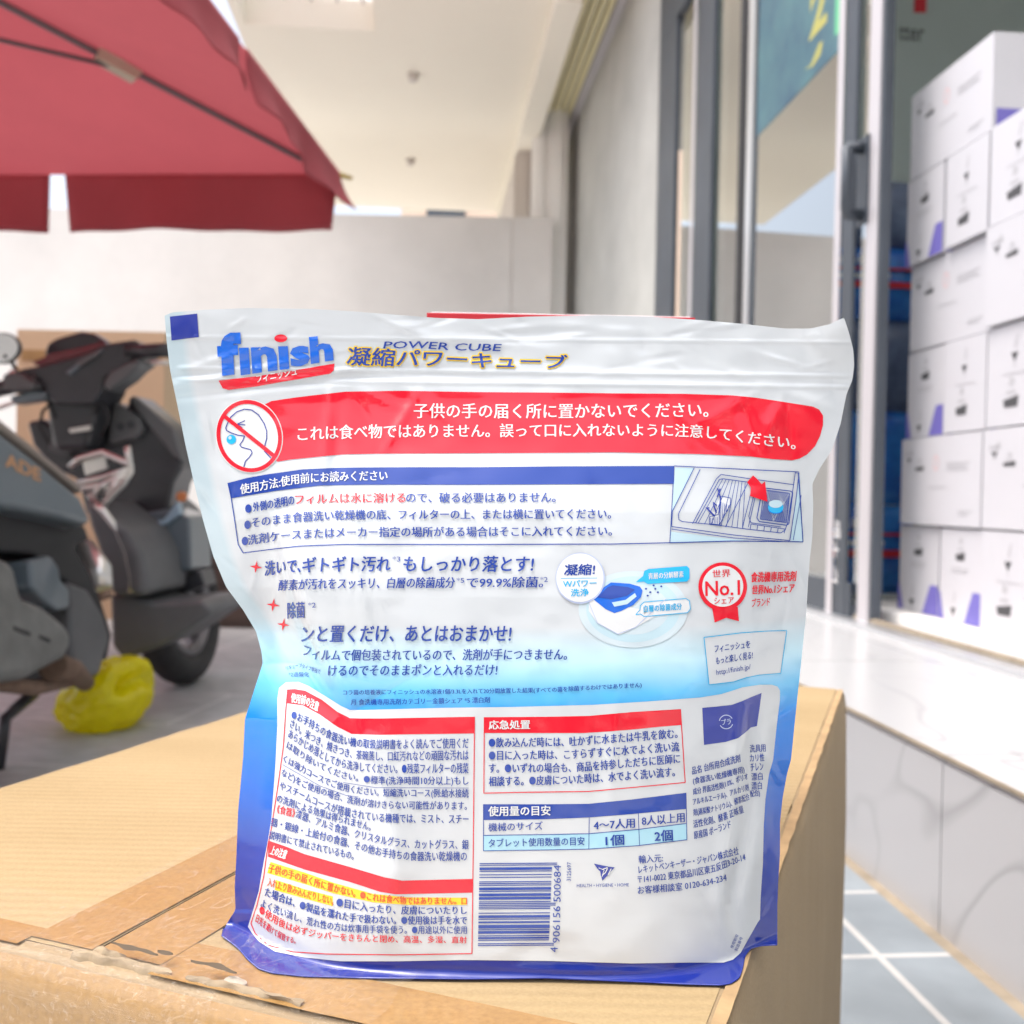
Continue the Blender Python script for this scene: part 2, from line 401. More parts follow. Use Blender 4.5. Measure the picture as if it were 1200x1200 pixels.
# tall flat cardboard carton leaning by the wall, and a brown board
M_kraft = mat('kraft_cardboard', (.62,.46,.30), .8, noise=.12, nscale=3)
Yc = 4.6
a_, b_ = at_y(20, 400, Yc), at_y(193, 389, Yc)
m = MB(); m.box((a_.x, Yc, 0), (b_.x, Yc+.3, b_.z), M_kraft); m.box((a_.x+.02, Yc-.003, b_.z-.14), (b_.x-.02, Yc-.001, b_.z-.09), mat('brown_tape', (.40,.25,.11), .3, noise=.2, nscale=15))
tag(m.build('cardboard_carton', bevel=.006), 'tall plain tan cardboard carton standing behind the scooter', 'carton')
Yc = 4.4; a_, b_ = at_y(212, 650, Yc), at_y(420, 640, Yc)
m = MB(); m.box((a_.x, Yc, 0), (b_.x, Yc+.05, a_.z), mat('dark_brown_wood', (.12,.085,.07), .6, noise=.3, nscale=4, stretch=(1,1,8)))
for k in range(4): m.box((a_.x, Yc-.012, .03+k*.08), (b_.x, Yc-.001, .09+k*.08), mat('dark_brown_wood', (.1,.07,.06)))
tag(m.build('wooden_board', bevel=.004), 'dark brown slatted board leaning low behind the front wheel', 'board')

# house and second parasol added unseen behind the viewer, for film and glass reflections
M_fac = mat('added_house_facade', (.42,.40,.37), .85, noise=.15, nscale=.5)
m = MB(); Yh = -9.0
m.box((-22, Yh-5, 0), (22, Yh, 5.2), M_fac)
for r_i in range(2):
    for k in range(14):
        x = -20+k*2.9; m.box((x, Yh+.002, .4+r_i*2.6), (x+1.7, Yh+.05, 2.2+r_i*2.6), M_rub if (k+r_i) % 3 else M_white)
tag(m.build('added_house'), 'grey house with dark windows, added unseen behind the viewer for reflections', 'building')
# ------------------------------------------------------------------ boxes standing in the doorway
M_box = mat('white_box_board', (.57,.57,.60), .55, noise=.03, nscale=3)
M_purp = mat('violet_print', (.16,.14,.46), .6)
M_ink = mat('dark_print', (.07,.07,.075), .6)
M_gink = mat('grey_print', (.45,.45,.47), .6)
M_pink = mat('pink_print', (.75,.45,.45), .6)
WB = .15
zb = .287
sF, sN = S(1061, WB, 400), S(1158, WB, 400)
zt = sh(1063, 118, WB)[1]
RH = (zt-zb)/6
def white_box(s_far_, s_near, row, wide, label, dep=.42, w=WB, seed=0, nrow=0):
    rg = random.Random(seed); m = MB(); L = s_far_-s_near
    z0, z1 = zb+row*RH+.001, zb+(row+1)*RH-.004
    w = w+rg.uniform(-.010, .010)
    m.box((w, s_near+.0045, z0), (w+dep, s_far_-.0045, z1), M_box)
    q = w-.0008
    def quad(a, b, c, d, mm): # fractions along the face (from far edge) and up
        m.faces([Vector((q, s_far_-L*x, z0+(z1-z0)*z)) for x, z in (a, b, c, d)], [(0,1,2,3)], mm)
    def poly(ps, mm): m.faces([Vector((q, s_far_-L*x, z0+(z1-z0)*z)) for x, z in ps], [tuple(range(len(ps)))], mm)
    def cup(x, z, s):
        poly([(x-.10*s, z), (x+.10*s, z), (x+.12*s, z+.10*s), (x-.12*s, z+.07*s)], M_ink)
        quad((x-.07*s, z+.12*s), (x+.07*s, z+.12*s), (x+.07*s, z+.15*s), (x-.07*s, z+.15*s), M_gink)
        poly([(x-.04*s, z+.20*s), (x+.04*s, z+.20*s), (x+.05*s, z+.25*s), (x-.02*s, z+.28*s)], M_gink)
    def glass_icon(x, z, s):
        poly([(x-.07*s, z+.10*s), (x, z), (x+.07*s, z+.10*s)], M_ink); quad((x-.008, z-.05*s), (x+.008, z-.05*s), (x+.008, z), (x-.008, z), M_gink)
        poly([(x-.01, z+.15*s), (x+.03, z+.18*s), (x+.05, z+.3*s), (x+.03, z+.3*s)], M_gink)
    def lines(x0, x1, z, n):
        for k in range(n): quad((x0, z-k*.035), (x1-.04*(k % 2), z-k*.035), (x1-.04*(k % 2), z-k*.035+.014), (x0, z-k*.035+.014), M_gink)
    if wide:
        cup(.26, .62, .5); glass_icon(.12, .72, .5)
        for k in range(8):
            a0 = 2*math.pi*k/8; poly([(.47+.035*math.cos(a0+d)*r, .70+.09*math.sin(a0+d)*r) for d, r in ((0,.75),(.6,.75),(.6,1),(0,1))], M_pink)
        lines(.60, .86, .68, 3); lines(.38, .60, .42, 1); lines(.74, .90, .16, 2)
        for k in range(3): quad((.07+.04*k, .80), (.095+.04*k, .80), (.095+.04*k, .84), (.07+.04*k, .84), M_gink)
    elif nrow == 0:
        cup(.5, .66, .9); lines(.3, .7, .56, 2)
        poly([(.0, 0), (.14, 0), (.04, .30), (.0, .30)], M_purp); poly([(.62, 0), (.98, 0), (.98, .34), (.80, .34)], M_purp)
        glass_icon(.36, .05, .9)
    else:
        glass_icon(.5, .62, .9); cup(.45, .18, 1.1); lines(.3, .75, .50, 1)
    # lid seam and purple end band on the end facing the street
    m.box((w+.01, s_near+.001, z0+.0), (w+dep-.02, s_near+.0028, z0+(z1-z0)*.22), M_purp)
    o = m.build('packaging_box', bevel=.0025, seg=1, M=MS)
    return tag(o, label, 'box', 'white boxes stacked in the shop doorway')
sM = (sF+sN)/2
rows = ['bottom row', 'second row up', 'third row up', 'fourth row up', 'fifth row up', 'topmost row']
for r in range(6):
    if r % 2 == 0:
        j = .0 if r else .02
        white_box(sF+j, sM+.005, r, False, 'narrow white box with violet corner, %s of left stack, beside blue packs' % rows[r], seed=r)
        white_box(sM-.005, sN+.0, r, False, 'narrow white box with %s, %s of left stack, right side' % ('violet corner' if r == 0 else 'cup symbol', rows[r]), seed=10+r, nrow=0 if r == 0 else 1)
    else:
        white_box(sF-.005, sN, r, True, 'wide white printed box filling the %s of the left stack in the doorway' % rows[r], seed=20+r)
sR = sN-.012
for r in range(5):
    white_box(sR, sR-.24 if r % 2 == 0 else sR-.45, r, r % 2 == 1, 'white printed box, %s of right stack at the picture edge' % (rows[r] if r < 4 else 'topmost'), seed=40+r, nrow=1, w=WB-.012)

# blue packs stacked between the jamb and the boxes
M_bpk = mat('blue_glossy_film', (.02,.10,.50), .18, noise=.55, nscale=9, bump=.5, bscale=25, col2=(.05,.30,.75))
M_bpk2 = mat('grey_blue_film', (.16,.22,.36), .2, noise=.5, nscale=10, bump=.5, bscale=25)
M_redp = mat('red_print', (.62,.03,.05), .3)
M_whp = mat('white_print', (.8,.82,.84), .3)
sP = S(1050, .3, 400)+.03
def yz(py): return at_plane(1046, py, MS @ Vector((.3, sP, 0)), AL).z
lab = ['blue pack with red and white label at the foot of the pile by the jamb', 'deep blue pack second from the floor between door jamb and boxes',
       'grey blue pack in the middle of the pile behind the door jamb', 'bright blue pack second from the top of the pile behind the door jamb', 'dark topped pack on top of the blue pile behind the door jamb']
edges = [708, 592, 480, 372, 285, 205]
for k in range(5):
    z0, z1 = yz(edges[k]), yz(edges[k+1])
    if k == 0: z0 = .2855
    m = MB(); mm = (M_bpk, M_bpk, M_bpk2, M_bpk, M_bpk2)[k]
    rings = []
    for q in range(9):                              # pillow shaped pack
        v = q/8; z = z0+(z1-z0)*(.004+.992*v); b = .5+.5*math.sin(math.pi*v)**.5; ww = .17*(.93+.07*math.sin(math.pi*v)); dd = .07*b
        rings.append([Vector((.265+ww*math.copysign(abs(math.cos(a))**.55, math.cos(a)), sP+.10+dd*math.copysign(abs(math.sin(a))**.7, math.sin(a)), z)) for a in [2*math.pi*i/24 for i in range(24)]])
    m.loft(rings, mm)
    if k in (0, 3):
        def yf(x, z): return sP+.10-.072-.004
        h = z1-z0; y = sP+.022
        m.box((.12, y, z0+h*.42), (.40, y+.03, z0+h*.50), M_redp); m.box((.12, y, z0+h*.66), (.40, y+.03, z0+h*.69), M_redp)
        m.box((.13, y-.001, z0+h*.55), (.30, y+.03, z0+h*.60), M_whp)
        for i in range(6): m.box((.11+i*.028, y-.001, z0+h*.74), (.127+i*.028, y+.03, z0+h*(.80+.05*(i % 2))), M_whp)
    o = m.build('detergent_pack', M=MS); tag(o, lab[k], 'detergent pack', 'blue packs piled behind the door jamb')
# gold bottles and a blue tub on a shelf behind the right stack
z_t = zb+5*RH
qa = sh(1186, 118, .5)
M_gold = mat('gold_liquid_bottle', (.45,.40,.06), .15, coat=.5, noise=.5, nscale=12)
def bottle(s, w, z0, h, r, m_, capm, label):
    m = MB(); pr = [(.0,.85),(.05,1),(.6,1),(.72,.8),(.80,.38),(.88,.36)]
    m.loft([[Vector((w+r*k*math.cos(2*math.pi*i/20), s+r*k*math.sin(2*math.pi*i/20), z0+h*v)) for i in range(20)] for v, k in pr], m_)
    m.loft([[Vector((w+r*k*math.cos(2*math.pi*i/20), s+r*k*math.sin(2*math.pi*i/20), z0+h*v)) for i in range(20)] for v, k in ((.86,.45),(1,.45))], capm)
    m.box((w-r*1.01, s-r*.5, z0+h*.2), (w-r*.7, s+r*.5, z0+h*.45), M_bpk)
    tag(m.build('bottle', M=MS), label, 'bottle')
shf = MB(); shf.box((.68, qa[0]-.9, zb), (1.1, qa[0]+.35, z_t-.02), M_box)
tag(shf.build('display_plinth', bevel=.003, M=MS), 'white display plinth behind the stacked boxes', 'display stand')
bottle(qa[0]+.13, .80, z_t-.02, .36, .05, M_gold, M_whp, 'gold bottle with white cap showing above the right stack of boxes')
bottle(qa[0]-.02, .80, z_t-.02, .40, .055, M_gold, M_bpk, 'gold bottle with blue cap showing above the right stack of boxes')

# sign on the shop's green wall
sg = MB(); sB_ = s_w1+.0195
def at_back(px, py): return at_plane(px, py, MS @ Vector((0, sB_, 0)), AL)
o0 = at_back(1053, 47); k_ = (at_back(1083, 47)-o0).length
flat_text(sg, 'tter', o0, INW, (0,0,1), k_*.55, M_ink, .01, k_)
a_, b_ = at_back(1071, 15), at_back(1085, 15)
sg.prism([a_, b_, b_+Vector((0,0,.35)), a_+Vector((0,0,.35))], -AL*.004, M_redp)
tag(sg.build('wall_sign'), 'dark word ending in tter below a red block on the green wall', 'sign')

# blue panel with a yellow 2 on the door glass, imitating a reflection
M_refl = mat('blue_reflection', (.025,.085,.14), .4, noise=.6, nscale=6, col2=(.07,.18,.20))
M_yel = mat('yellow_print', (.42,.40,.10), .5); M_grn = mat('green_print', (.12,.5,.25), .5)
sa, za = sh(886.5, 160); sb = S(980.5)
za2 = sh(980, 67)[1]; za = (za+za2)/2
m = MB(); m.box((-.0045, sb, za), (-.0034, sa, 2.7), M_refl)
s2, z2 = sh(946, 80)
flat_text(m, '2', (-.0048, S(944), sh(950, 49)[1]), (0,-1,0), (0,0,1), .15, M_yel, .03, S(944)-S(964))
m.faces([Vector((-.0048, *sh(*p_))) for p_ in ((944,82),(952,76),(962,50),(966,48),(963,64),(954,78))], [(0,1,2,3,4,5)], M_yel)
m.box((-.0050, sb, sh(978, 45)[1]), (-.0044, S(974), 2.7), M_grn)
tag(m.build('reflection_panel', M=MS), 'blue panel with a yellow figure 2 on the sliding glass door, imitating a reflection', 'reflection_panel')
# low shelves of goods inside the window
m = MB()
for z in (.55, .95, 1.35): m.box((.45, S(880, .1), z-.02), (.85, S(800, .1)+.6, z), M_box)
for s in (S(880, .1), S(800, .1)+.58): m.box((.46, s, .25), (.50, s+.02, 1.4), M_dark); m.box((.80, s, .25), (.84, s+.02, 1.4), M_dark)
tag(m.build('display_shelf', M=MS), 'white three tier display shelf just inside the glass front', 'shelf')
cols = [(M_bpk, 'deep blue'), (M_whp, 'white'), (M_gold, 'gold'), (M_bpk2, 'grey blue'), (M_redp, 'red')]
for k in range(9):
    tier = k % 3; s = S(880, .1)+.12+(k//3)*.42
    mm, nm = cols[(k*2+tier) % 5]; z0 = (.55, .95, 1.35)[tier]+.001
    m = MB(); rings = []
    for q in range(7):
        v = q/6; ww = .13*(.9+.1*math.sin(math.pi*v)); dd = .05*(.25+.75*math.sin(math.pi*min(1, v*.8+.2))**.6)
        rings.append([Vector((.62+dd*math.cos(a), s+ww*math.copysign(abs(math.sin(a))**.5, math.sin(a)), z0+.28*v)) for a in [2*math.pi*i/20 for i in range(20)]])
    m.loft(rings, mm)
    tag(m.build('stand_up_bag', M=MS), '%s bag on the %s tier of the window shelf, %s along it' % (nm, ('low', 'middle', 'top')[tier], ('nearest', 'second', 'third')[k//3]), 'bag', 'bags on the window shelf')

# ------------------------------------------------------------------ red parasol
M_fab = mat('red_canvas', (.50,.10,.12), .85, noise=.15, nscale=3, trans=.22, bump=.15, bscale=400)
M_rib = mat('grey_steel_rib', (.16,.15,.16), .5, metal=.4)
M_clamp = mat('beige_plastic', (.48,.43,.33), .5)
K = at(398, 204, 4.0); HS = 1.55; yaw = R(4)
ex = Vector((math.cos(yaw), -math.sin(yaw), 0)); ey = Vector((math.sin(yaw), math.cos(yaw), 0))
Cc = K - ex*HS - ey*HS; Zk = K.z; Za = Zk+.50
um = empty('market_parasol', Vector((Cc.x, Cc.y, 0)), 'large square red canvas parasol with a hanging valance over the scooter', 'parasol')
def up_(a, b, z): v = Cc + ex*a + ey*b; return Vector((v.x, v.y, z))
def zc_(a, b):
    q = max(abs(a), abs(b))/HS; mn = min(abs(a), abs(b))/HS
    return Za - (Za-Zk)*q - .05*math.sin(math.pi*q)*(1-mn/max(q, .01))**1.0 + .06*q*(1-mn/max(q,.01))*0
m = MB(); N = 26
for q in range(4):
    rot = [(1,0,0,1),(0,-1,1,0),(-1,0,0,-1),(0,1,-1,0)][q]
    vs = []; idx = {}
    for i in range(N+1):
        for j in range(i+1):
            rr = HS*i/N; t = (-1+2*j/i) if i else 0
            a0, b0 = rr*t, rr
            a, b = a0*rot[0]+b0*rot[1], a0*rot[2]+b0*rot[3]
            idx[i, j] = len(vs); vs.append(up_(a, b, zc_(a, b)))
    fs = []
    for i in range(N):
        for j in range(i+1):
            fs.append((idx[i, j], idx[i+1, j], idx[i+1, j+1]))
            if j < i: fs.append((idx[i, j], idx[i+1, j+1], idx[i, j+1]))
    m.faces(vs, fs, M_fab, smooth=True)
cano = m.build('canopy', um)
def flap(P0, P1_, out, seed, drop=.225, kick=0):
    rg = random.Random(seed); n, k = 24, 8; vs = []
    d = P1_-P0; L = d.length; ph = rg.uniform(0, 6)
    for i in range(n+1):
        for j in range(k+1):
            u, v = i/n, j/k
            uu = u + (.5-u)*.035*v/ L
            w = kick*v*v + .018*v*math.sin(u*9+ph) + .012*v*math.sin(u*21+ph*2) - .02*math.sin(math.pi*u)*v
            vs.append(P0 + d*uu + out*w + Vector((0,0,.006*(1-v)-drop*v)))
    m = MB(); m.faces(vs, [(i*(k+1)+j, (i+1)*(k+1)+j, (i+1)*(k+1)+j+1, i*(k+1)+j+1) for i in range(n) for j in range(k)], M_fab, smooth=True)
    o = m.build('valance', um)
    so_ = o.modifiers.new('sol', 'SOLIDIFY'); so_.thickness = .002
sq = [(1,1),(-1,1),(-1,-1),(1,-1)]
for q in range(4):
    c0, c1 = sq[q], sq[(q+1) % 4]
    A_, B_ = up_(c0[0]*HS, c0[1]*HS, Zk), up_(c1[0]*HS, c1[1]*HS, Zk)
    if q == 3: A_, B_ = B_, A_
    out = (A_+B_)/2-Vector((Cc.x, Cc.y, Zk)); out.normalize()
    d = (B_-A_); L = d.length; d.normalize(); p = 0.0; k = 0
    cuts = [0, 1.14, 2.2, L] 
    for x0, x1 in zip(cuts, cuts[1:]):
        flap(A_+d*(x0+(.03 if x0 else .004)), A_+d*(x1-(.03 if x1 < L else .004)), out, q*7+k, .15 if q == 3 else .225, .05 if q == 3 else 0); k += 1
dirs = [(1,1),(1,-1),(-1,1),(-1,-1),(1,0),(-1,0),(0,1),(0,-1)]
for a, b in dirs:
    r = MB(); pts = []
    for i in range(13):
        q = .03+.965*i/12; z = zc_(a*HS*q, b*HS*q)-.018; pts.append(up_(a*HS*q, b*HS*q, z))
    r.tube(pts, .011 if a and b else .009, M_rib, 8)
    rb = r.build('rib', um)
    if a and b:
        e = MB(); v = up_(a*HS, b*HS, Zk-.004); dr = (up_(a, b, 0)-up_(0, 0, 0)).normalized()
        e.tube([v-dr*.03, v+dr*.055], [.013, .008], mat('ochre_cap', (.45,.32,.08), .5), 8); e.build('rib_cap', rb)
    q = .60; k_ = up_(a*HS*q, b*HS*q, zc_(a*HS*q, b*HS*q)-.035)
    s = MB(); s.tube([up_(a*.05, b*.05, Zk+.10), k_], .008, M_rib, 8); st = s.build('strut', um)
    s = MB(); dd = (up_(a, b, 0)-up_(0, 0, 0)).normalized(); sv = Vector((-dd.y, dd.x, 0))
    s.prism([k_+dd*.07+sv*.025+Vector((0,0,-.03)), k_-dd*.06+sv*.025+Vector((0,0,.005)), k_-dd*.05+sv*.025+Vector((0,0,.045)), k_+dd*.09+sv*.025+Vector((0,0,.0))], -sv*.05, M_clamp)
    s.build('clamp', st)
s = MB(); s.tube([Vector((Cc.x, Cc.y, .06)), Vector((Cc.x, Cc.y, Za+.02))], .024, M_rib, 16); s.build('pole', um)
s = MB(); s.tube([Vector((Cc.x, Cc.y, 0)), Vector((Cc.x, Cc.y, .05)), Vector((Cc.x, Cc.y, .06))], [.28, .28, .25], mat('base_concrete', (.3,.3,.3), .9), 32); s.tube([Vector((Cc.x, Cc.y, .06)), Vector((Cc.x, Cc.y, .35))], .03, M_rib, 16); s.build('base', um)
s = MB(); s.tube([Vector((Cc.x, Cc.y, Zk+.06)), Vector((Cc.x, Cc.y, Zk+.14))], .05, M_clamp, 16); s.build('runner', um)

um2 = um.copy(); COL.objects.link(um2); um2.location = um.location + Vector((-.35, -3.7, 0))  # second parasol added out of view, to redden reflections in the pouch film
tag(um2, 'second red canvas parasol, added out of view to be reflected in the pouch film', 'parasol')
for ch in list(um.children):
    c_ = ch.copy(); COL.objects.link(c_); c_.parent = um2
    for g_ in ch.children:
        d_ = g_.copy(); COL.objects.link(d_); d_.parent = c_
        for h_ in g_.children: q_ = h_.copy(); COL.objects.link(q_); q_.parent = d_
# ------------------------------------------------------------------ scooter under the parasol
HEAD, LEAN = R(4), R(-10)
Q0 = at_z(222, 801, .004)
fwd = Vector((math.sin(HEAD), math.cos(HEAD), 0))
root = Q0 - fwd*.64
MSC = Matrix.Translation(root) @ Matrix.Rotation(-HEAD, 4, 'Z') @ Matrix.Rotation(LEAN, 4, 'Y')
IMS = MSC.inverted()
def loc_plane(px, py, ax, v):
    o = IMS @ CO; d = IMS.to_3x3() @ ray(px, py); k = (v-o[ax])/d[ax]; return o + d*k
sy = lambda px, py, y0: loc_plane(px, py, 1, y0)     # on a crosswise plane of the scooter
sx_ = lambda px, py, x0: loc_plane(px, py, 0, x0)    # on a lengthwise plane
M_blk = mat('satin_black_plastic', (.045,.047,.054), .32, noise=.3, nscale=9, coat=.15)
M_dgr = mat('dark_grey_plastic', (.12,.125,.13), .5, noise=.2, nscale=9)
M_slate = mat('slate_blue_paint', (.13,.165,.19), .3, coat=.5, noise=.1, nscale=3)
M_sky_ = mat('pale_blue_trim', (.32,.45,.55), .3, coat=.4)
M_brn = mat('dusty_edge', (.28,.24,.21), .6)
M_maro = mat('maroon_lens', (.16,.02,.03), .2, coat=.6)
M_chr = mat('worn_chrome', (.72,.70,.66), .28, metal=.85)
M_tyre = mat('tyre_rubber', (.035,.035,.037), .8, noise=.3, nscale=30)
M_rim = mat('dull_alloy', (.20,.20,.21), .45, metal=.6)
M_eng = mat('dusty_cast_alloy', (.21,.215,.205), .65, metal=.2, noise=.35, nscale=14, bump=.5, bscale=50)
M_rust = mat('rusty_steel', (.26,.17,.12), .8, noise=.5, nscale=18)
M_or = mat('orange_decal', (.55,.30,.15), .5)
M_mir = mat('mirror_glass', (.95,.95,.95), .04, metal=1)
sc = empty('motor_scooter', root, 'dark grey motor scooter seen from behind, leaning on its stand under the red parasol', 'scooter')
sc.rotation_euler = MSC.to_euler(); sc['_local'] = 1
bpy.context.view_layer.update()
def P(name, m, bevel=.004, seg=2, subd=0, par=None):
    o = m.build(name, None, bevel=bevel, seg=seg, subd=subd); o.parent = par or sc; return o
def cross(name, pts, y0, th, m_, bevel=.010, par=None):
    m = MB(); m.prism([sy(x, y, y0) for x, y in pts], (0, th, 0), m_); return P(name, m, bevel, 3, par=par)
def side(name, pts, x0, th, m_, bevel=.008, par=None):
    m = MB(); m.prism([sx_(x, y, x0) for x, y in pts], (-th, 0, 0), m_); return P(name, m, bevel, 3, par=par)
def wheel(name, y, tw, rr_=.27):
    m = MB(); n = 48; pr = []
    for i in range(14): a = 2*math.pi*i/14; pr.append((tw*.5*math.cos(a), rr_-.048+.048*math.sin(a)))
    rings = [[Vector((p_[0], y+p_[1]*math.cos(2*math.pi*k/n), .27+p_[1]*math.sin(2*math.pi*k/n))) for p_ in pr] for k in range(n)]
    rings.append(rings[0]); m.loft(rings, M_tyre, cap=False)
    w = P(name, m, 0)
    m = MB(); pr = [(-.034,.185),(.034,.185),(.038,.172),(.02,.160),(-.02,.160),(-.038,.172)]
    rings = [[Vector((p_[0], y+p_[1]*math.cos(2*math.pi*k/n), .27+p_[1]*math.sin(2*math.pi*k/n))) for p_ in pr] for k in range(n)]; rings.append(rings[0]); m.loft(rings, M_rim, cap=False, smooth=False)
    for k in range(5):
        a = 2*math.pi*k/5+.3; c_, s_ = math.cos(a), math.sin(a)
        m.tube([Vector((0, y+.03*c_, .27+.03*s_)), Vector((0, y+.175*c_, .27+.175*s_))], [.022, .014], M_rim, 8)
    m.tube([Vector((-.05, y, .27)), Vector((.05, y, .27))], .045, M_rim, 20)
    P('rim', m, 0, par=w); return w
wheel('front_wheel', .64, .095); wheel('rear_wheel', -.66, .11)
# fork and fender
m = MB()
for s in (-1, 1): m.tube([(s*.075, .64, .27), (s*.075, .47, .72)], .018, M_blk, 10)
P('fork', m, 0)
m = MB(); rings = []
for k in range(17):
    a = R(20+k*9); r0 = .295
    rings.append([Vector((x, .64+(r0-dz)*math.cos(a), .27+(r0-dz)*math.sin(a))) for x, dz in ((-.075,.05),(-.06,.0),(0,-.012),(.06,0),(.075,.05),(.06,.012),(0,0),(-.06,.012))])
m.loft(rings, M_blk); P('front_fender', m, 0)
# leg shield and column, seen from the rider's side
cross('leg_shield', [(30,494),(50,490),(60,500),(105,496),(118,472),(130,470),(148,478),(150,463),(157,464),(183,486),(202,502),(212,538),(214,546),(203,566),(196,600),(172,616),(128,604),(100,604),(90,562),(60,548),(38,522)], .40, .14, M_blk, .018)
cross('shield_edge', [(151,466),(157,465),(184,487),(203,503),(213,540),(204,536),(184,512),(164,487)], .385, .03, M_dgr, .006)
cross('steering_column', [(52,468),(116,455),(117,470),(109,500),(102,526),(62,528),(56,500)], .30, .14, M_blk, .02)
for pts in ([(133,470),(163,489),(167,504),(160,514),(126,521),(128,500)], [(68,500),(80,502),(88,526),(78,537),(55,527),(60,512)]):
    pk = cross('glove_pocket', pts, .372, .05, M_dgr, .008)
    if pts[0][0] > 100:
        m = MB()
        for x, y in ((141,500),(153,498)):
            v = sy(x, y, .370); m.tube([v, v+Vector((0,.006,0))], .012, M_blk, 14)
        P('lock', m, 0, par=pk)
cross('maker_badge', [(80,502.5),(106,498),(106,504),(82,507.5)], .285, .012, M_chr, .002)
# handlebars
cw = cross('handlebar_cowl', [(18,433),(45,428),(75,420),(100,413),(124,402),(158,397),(161,406),(156,422),(140,434),(122,444),(118,458),(108,474),(62,474),(54,464),(44,447),(24,443)], .26, .15, M_blk, .022)
cross('cowl_highlight', [(76,436),(92,424),(118,408),(121,410),(96,428),(82,440)], .252, .02, M_slate, .004, cw)  # bluish highlight on the cowl, put in as a thin slate strip
cross('tail_lens', [(36,425),(60,414),(95,407),(122,400),(124,403),(100,414),(75,421),(45,429)], .30, .10, M_maro, .005, cw)
cross('visor', [(50,418),(55,402),(66,396),(94,388),(108,390),(124,400),(118,408),(90,416)], .36, .05, M_blk, .010, cw)
m = MB(); v0, v1 = sy(150, 412, .27), sy(202, 410, .24); m.tube([v0, v1], .019, M_blk, 14); P('grip', m, 0)
m = MB(); v0, v1 = sy(45, 446, .27), sy(-30, 462, .22); m.tube([v0, v1], .021, M_blk, 14); P('grip', m, 0)
m = MB(); m.tube([sy(150,434,.33), sy(165,425,.34), sy(200,425,.33)], .006, M_chr, 8); P('brake_lever', m, 0)
m = MB(); m.tube([sy(36,466,.33), sy(10,474,.34), sy(-25,486,.33)], .006, M_chr, 8); P('brake_lever', m, 0)
cross('switch_housing', [(119,450),(128,436),(150,424),(163,419),(164,428),(148,444),(126,459)], .24, .08, M_dgr, .010)
cross('switch_housing', [(2,438),(20,435),(41,449),(38,457),(16,459),(2,458)], .22, .08, M_dgr, .010)
cross('master_cylinder', [(10,465),(36,458),(54,459),(52,468),(16,474)], .25, .05, M_slate, .006)
mr = MB(); mr.tube([sy(22,440,.27), sy(14,424,.26), sy(5,416,.25)], .006, M_blk, 8); st = P('mirror', mr, 0)
c0 = sy(2, 408, .25); m = MB(); rings = []
for t_, k in ((0,.75),(.004,1),(.018,.95),(.03,.5)): rings.append([c0+Vector((.050*k*math.cos(a), t_, .042*k*math.sin(a))) for a in [2*math.pi*i/24 for i in range(24)]])
m.loft(rings, M_blk); hd = P('mirror_shell', m, 0, par=st)
m = MB(); m.faces([c0+Vector((.046*math.cos(a)+0, -.0012, .038*math.sin(a))) for a in [2*math.pi*i/24 for i in range(24)]], [tuple(range(24))], M_mir); P('mirror_glass', m, 0, par=st)
# front body panels low down beside the wheel
cross('front_side_panel', [(150,604),(196,596),(222,606),(224,668),(194,676),(176,660),(160,630)], .36, .16, M_slate, .010)
cross('panel_trim', [(158,617),(191,609),(208,586),(211,602),(196,614),(164,622)], .345, .03, M_sky_, .004)
cross('vent_panel', [(192,684),(234,668),(240,686),(198,702)], .40, .10, M_blk, .006)
cross('belly_panel', [(128,696),(150,697),(181,707),(236,703),(248,714),(243,723),(215,742),(192,757),(144,774),(130,757)], .16, .26, M_dgr, .014)
cross('tunnel_cover', [(95,582),(118,598),(150,620),(166,650),(172,700),(150,700),(128,698),(120,660),(104,618)], .12, .28, M_dgr, .022)
# tail, seat, engine
pn_ = side('side_panel', [(-110,470),(0,503),(40,534),(72,561),(95,580),(111,613),(100,616),(66,606),(20,597),(-110,580)], .15, .28, M_slate, .020)
side('panel_edge', [(-110,455),(0,491),(40,523),(93,566),(97,578),(72,557),(40,531),(0,501),(-110,467)], .153, .286, M_brn, .006)
m = MB(); o3 = IMS
e0_ = sx_(6, 546, .1515); ex_d = (sx_(50, 566, .1515)-e0_); L_ = ex_d.length; ex_d.normalize(); up_d = Vector((1,0,0)).cross(ex_d); up_d = up_d if up_d.z > 0 else -up_d
flat_text(m, 'ADE', e0_, ex_d, up_d, 0.029, M_or, .03, L_*.95); P('side_lettering', m, 0, par=pn_)
m = MB(); rings = []
for y, hw, z0, z1 in ((-1.0,.09,.76,.80),(-.85,.13,.73,.81),(-.65,.14,.71,.80),(-.52,.13,.70,.77),(-.47,.09,.70,.74)):
    rings.append([Vector((hw*math.copysign(abs(math.cos(a))**.6, math.cos(a)), y, (z0+z1)/2+(z1-z0)/2*math.copysign(abs(math.sin(a))**.6, math.sin(a)))) for a in [2*math.pi*i/20 for i in range(20)]])
m.loft(rings, M_blk); P('seat', m, 0)
side('frame_cavity', [(-60,580),(20,594),(70,606),(100,616),(112,650),(118,700),(132,744),(126,775),(100,700),(40,650),(-60,640)], .10, .20, M_rub, .008)
side('crank_cover', [(80,680),(104,690),(122,720),(130,748),(118,792),(101,796),(86,780)], .13, .22, M_dgr, .014)
side('cylinder_block', [(35,656),(60,650),(70,664),(73,680),(83,690),(83,713),(68,716),(50,702),(38,690)], .14, .12, M_slate, .010)
mf = side('muffler', [(-70,640),(0,651),(19,659),(22,675),(28,699),(53,709),(80,731),(88,752),(80,771),(64,779),(35,795),(0,797),(-70,800)], .19, .13, M_eng, .030)
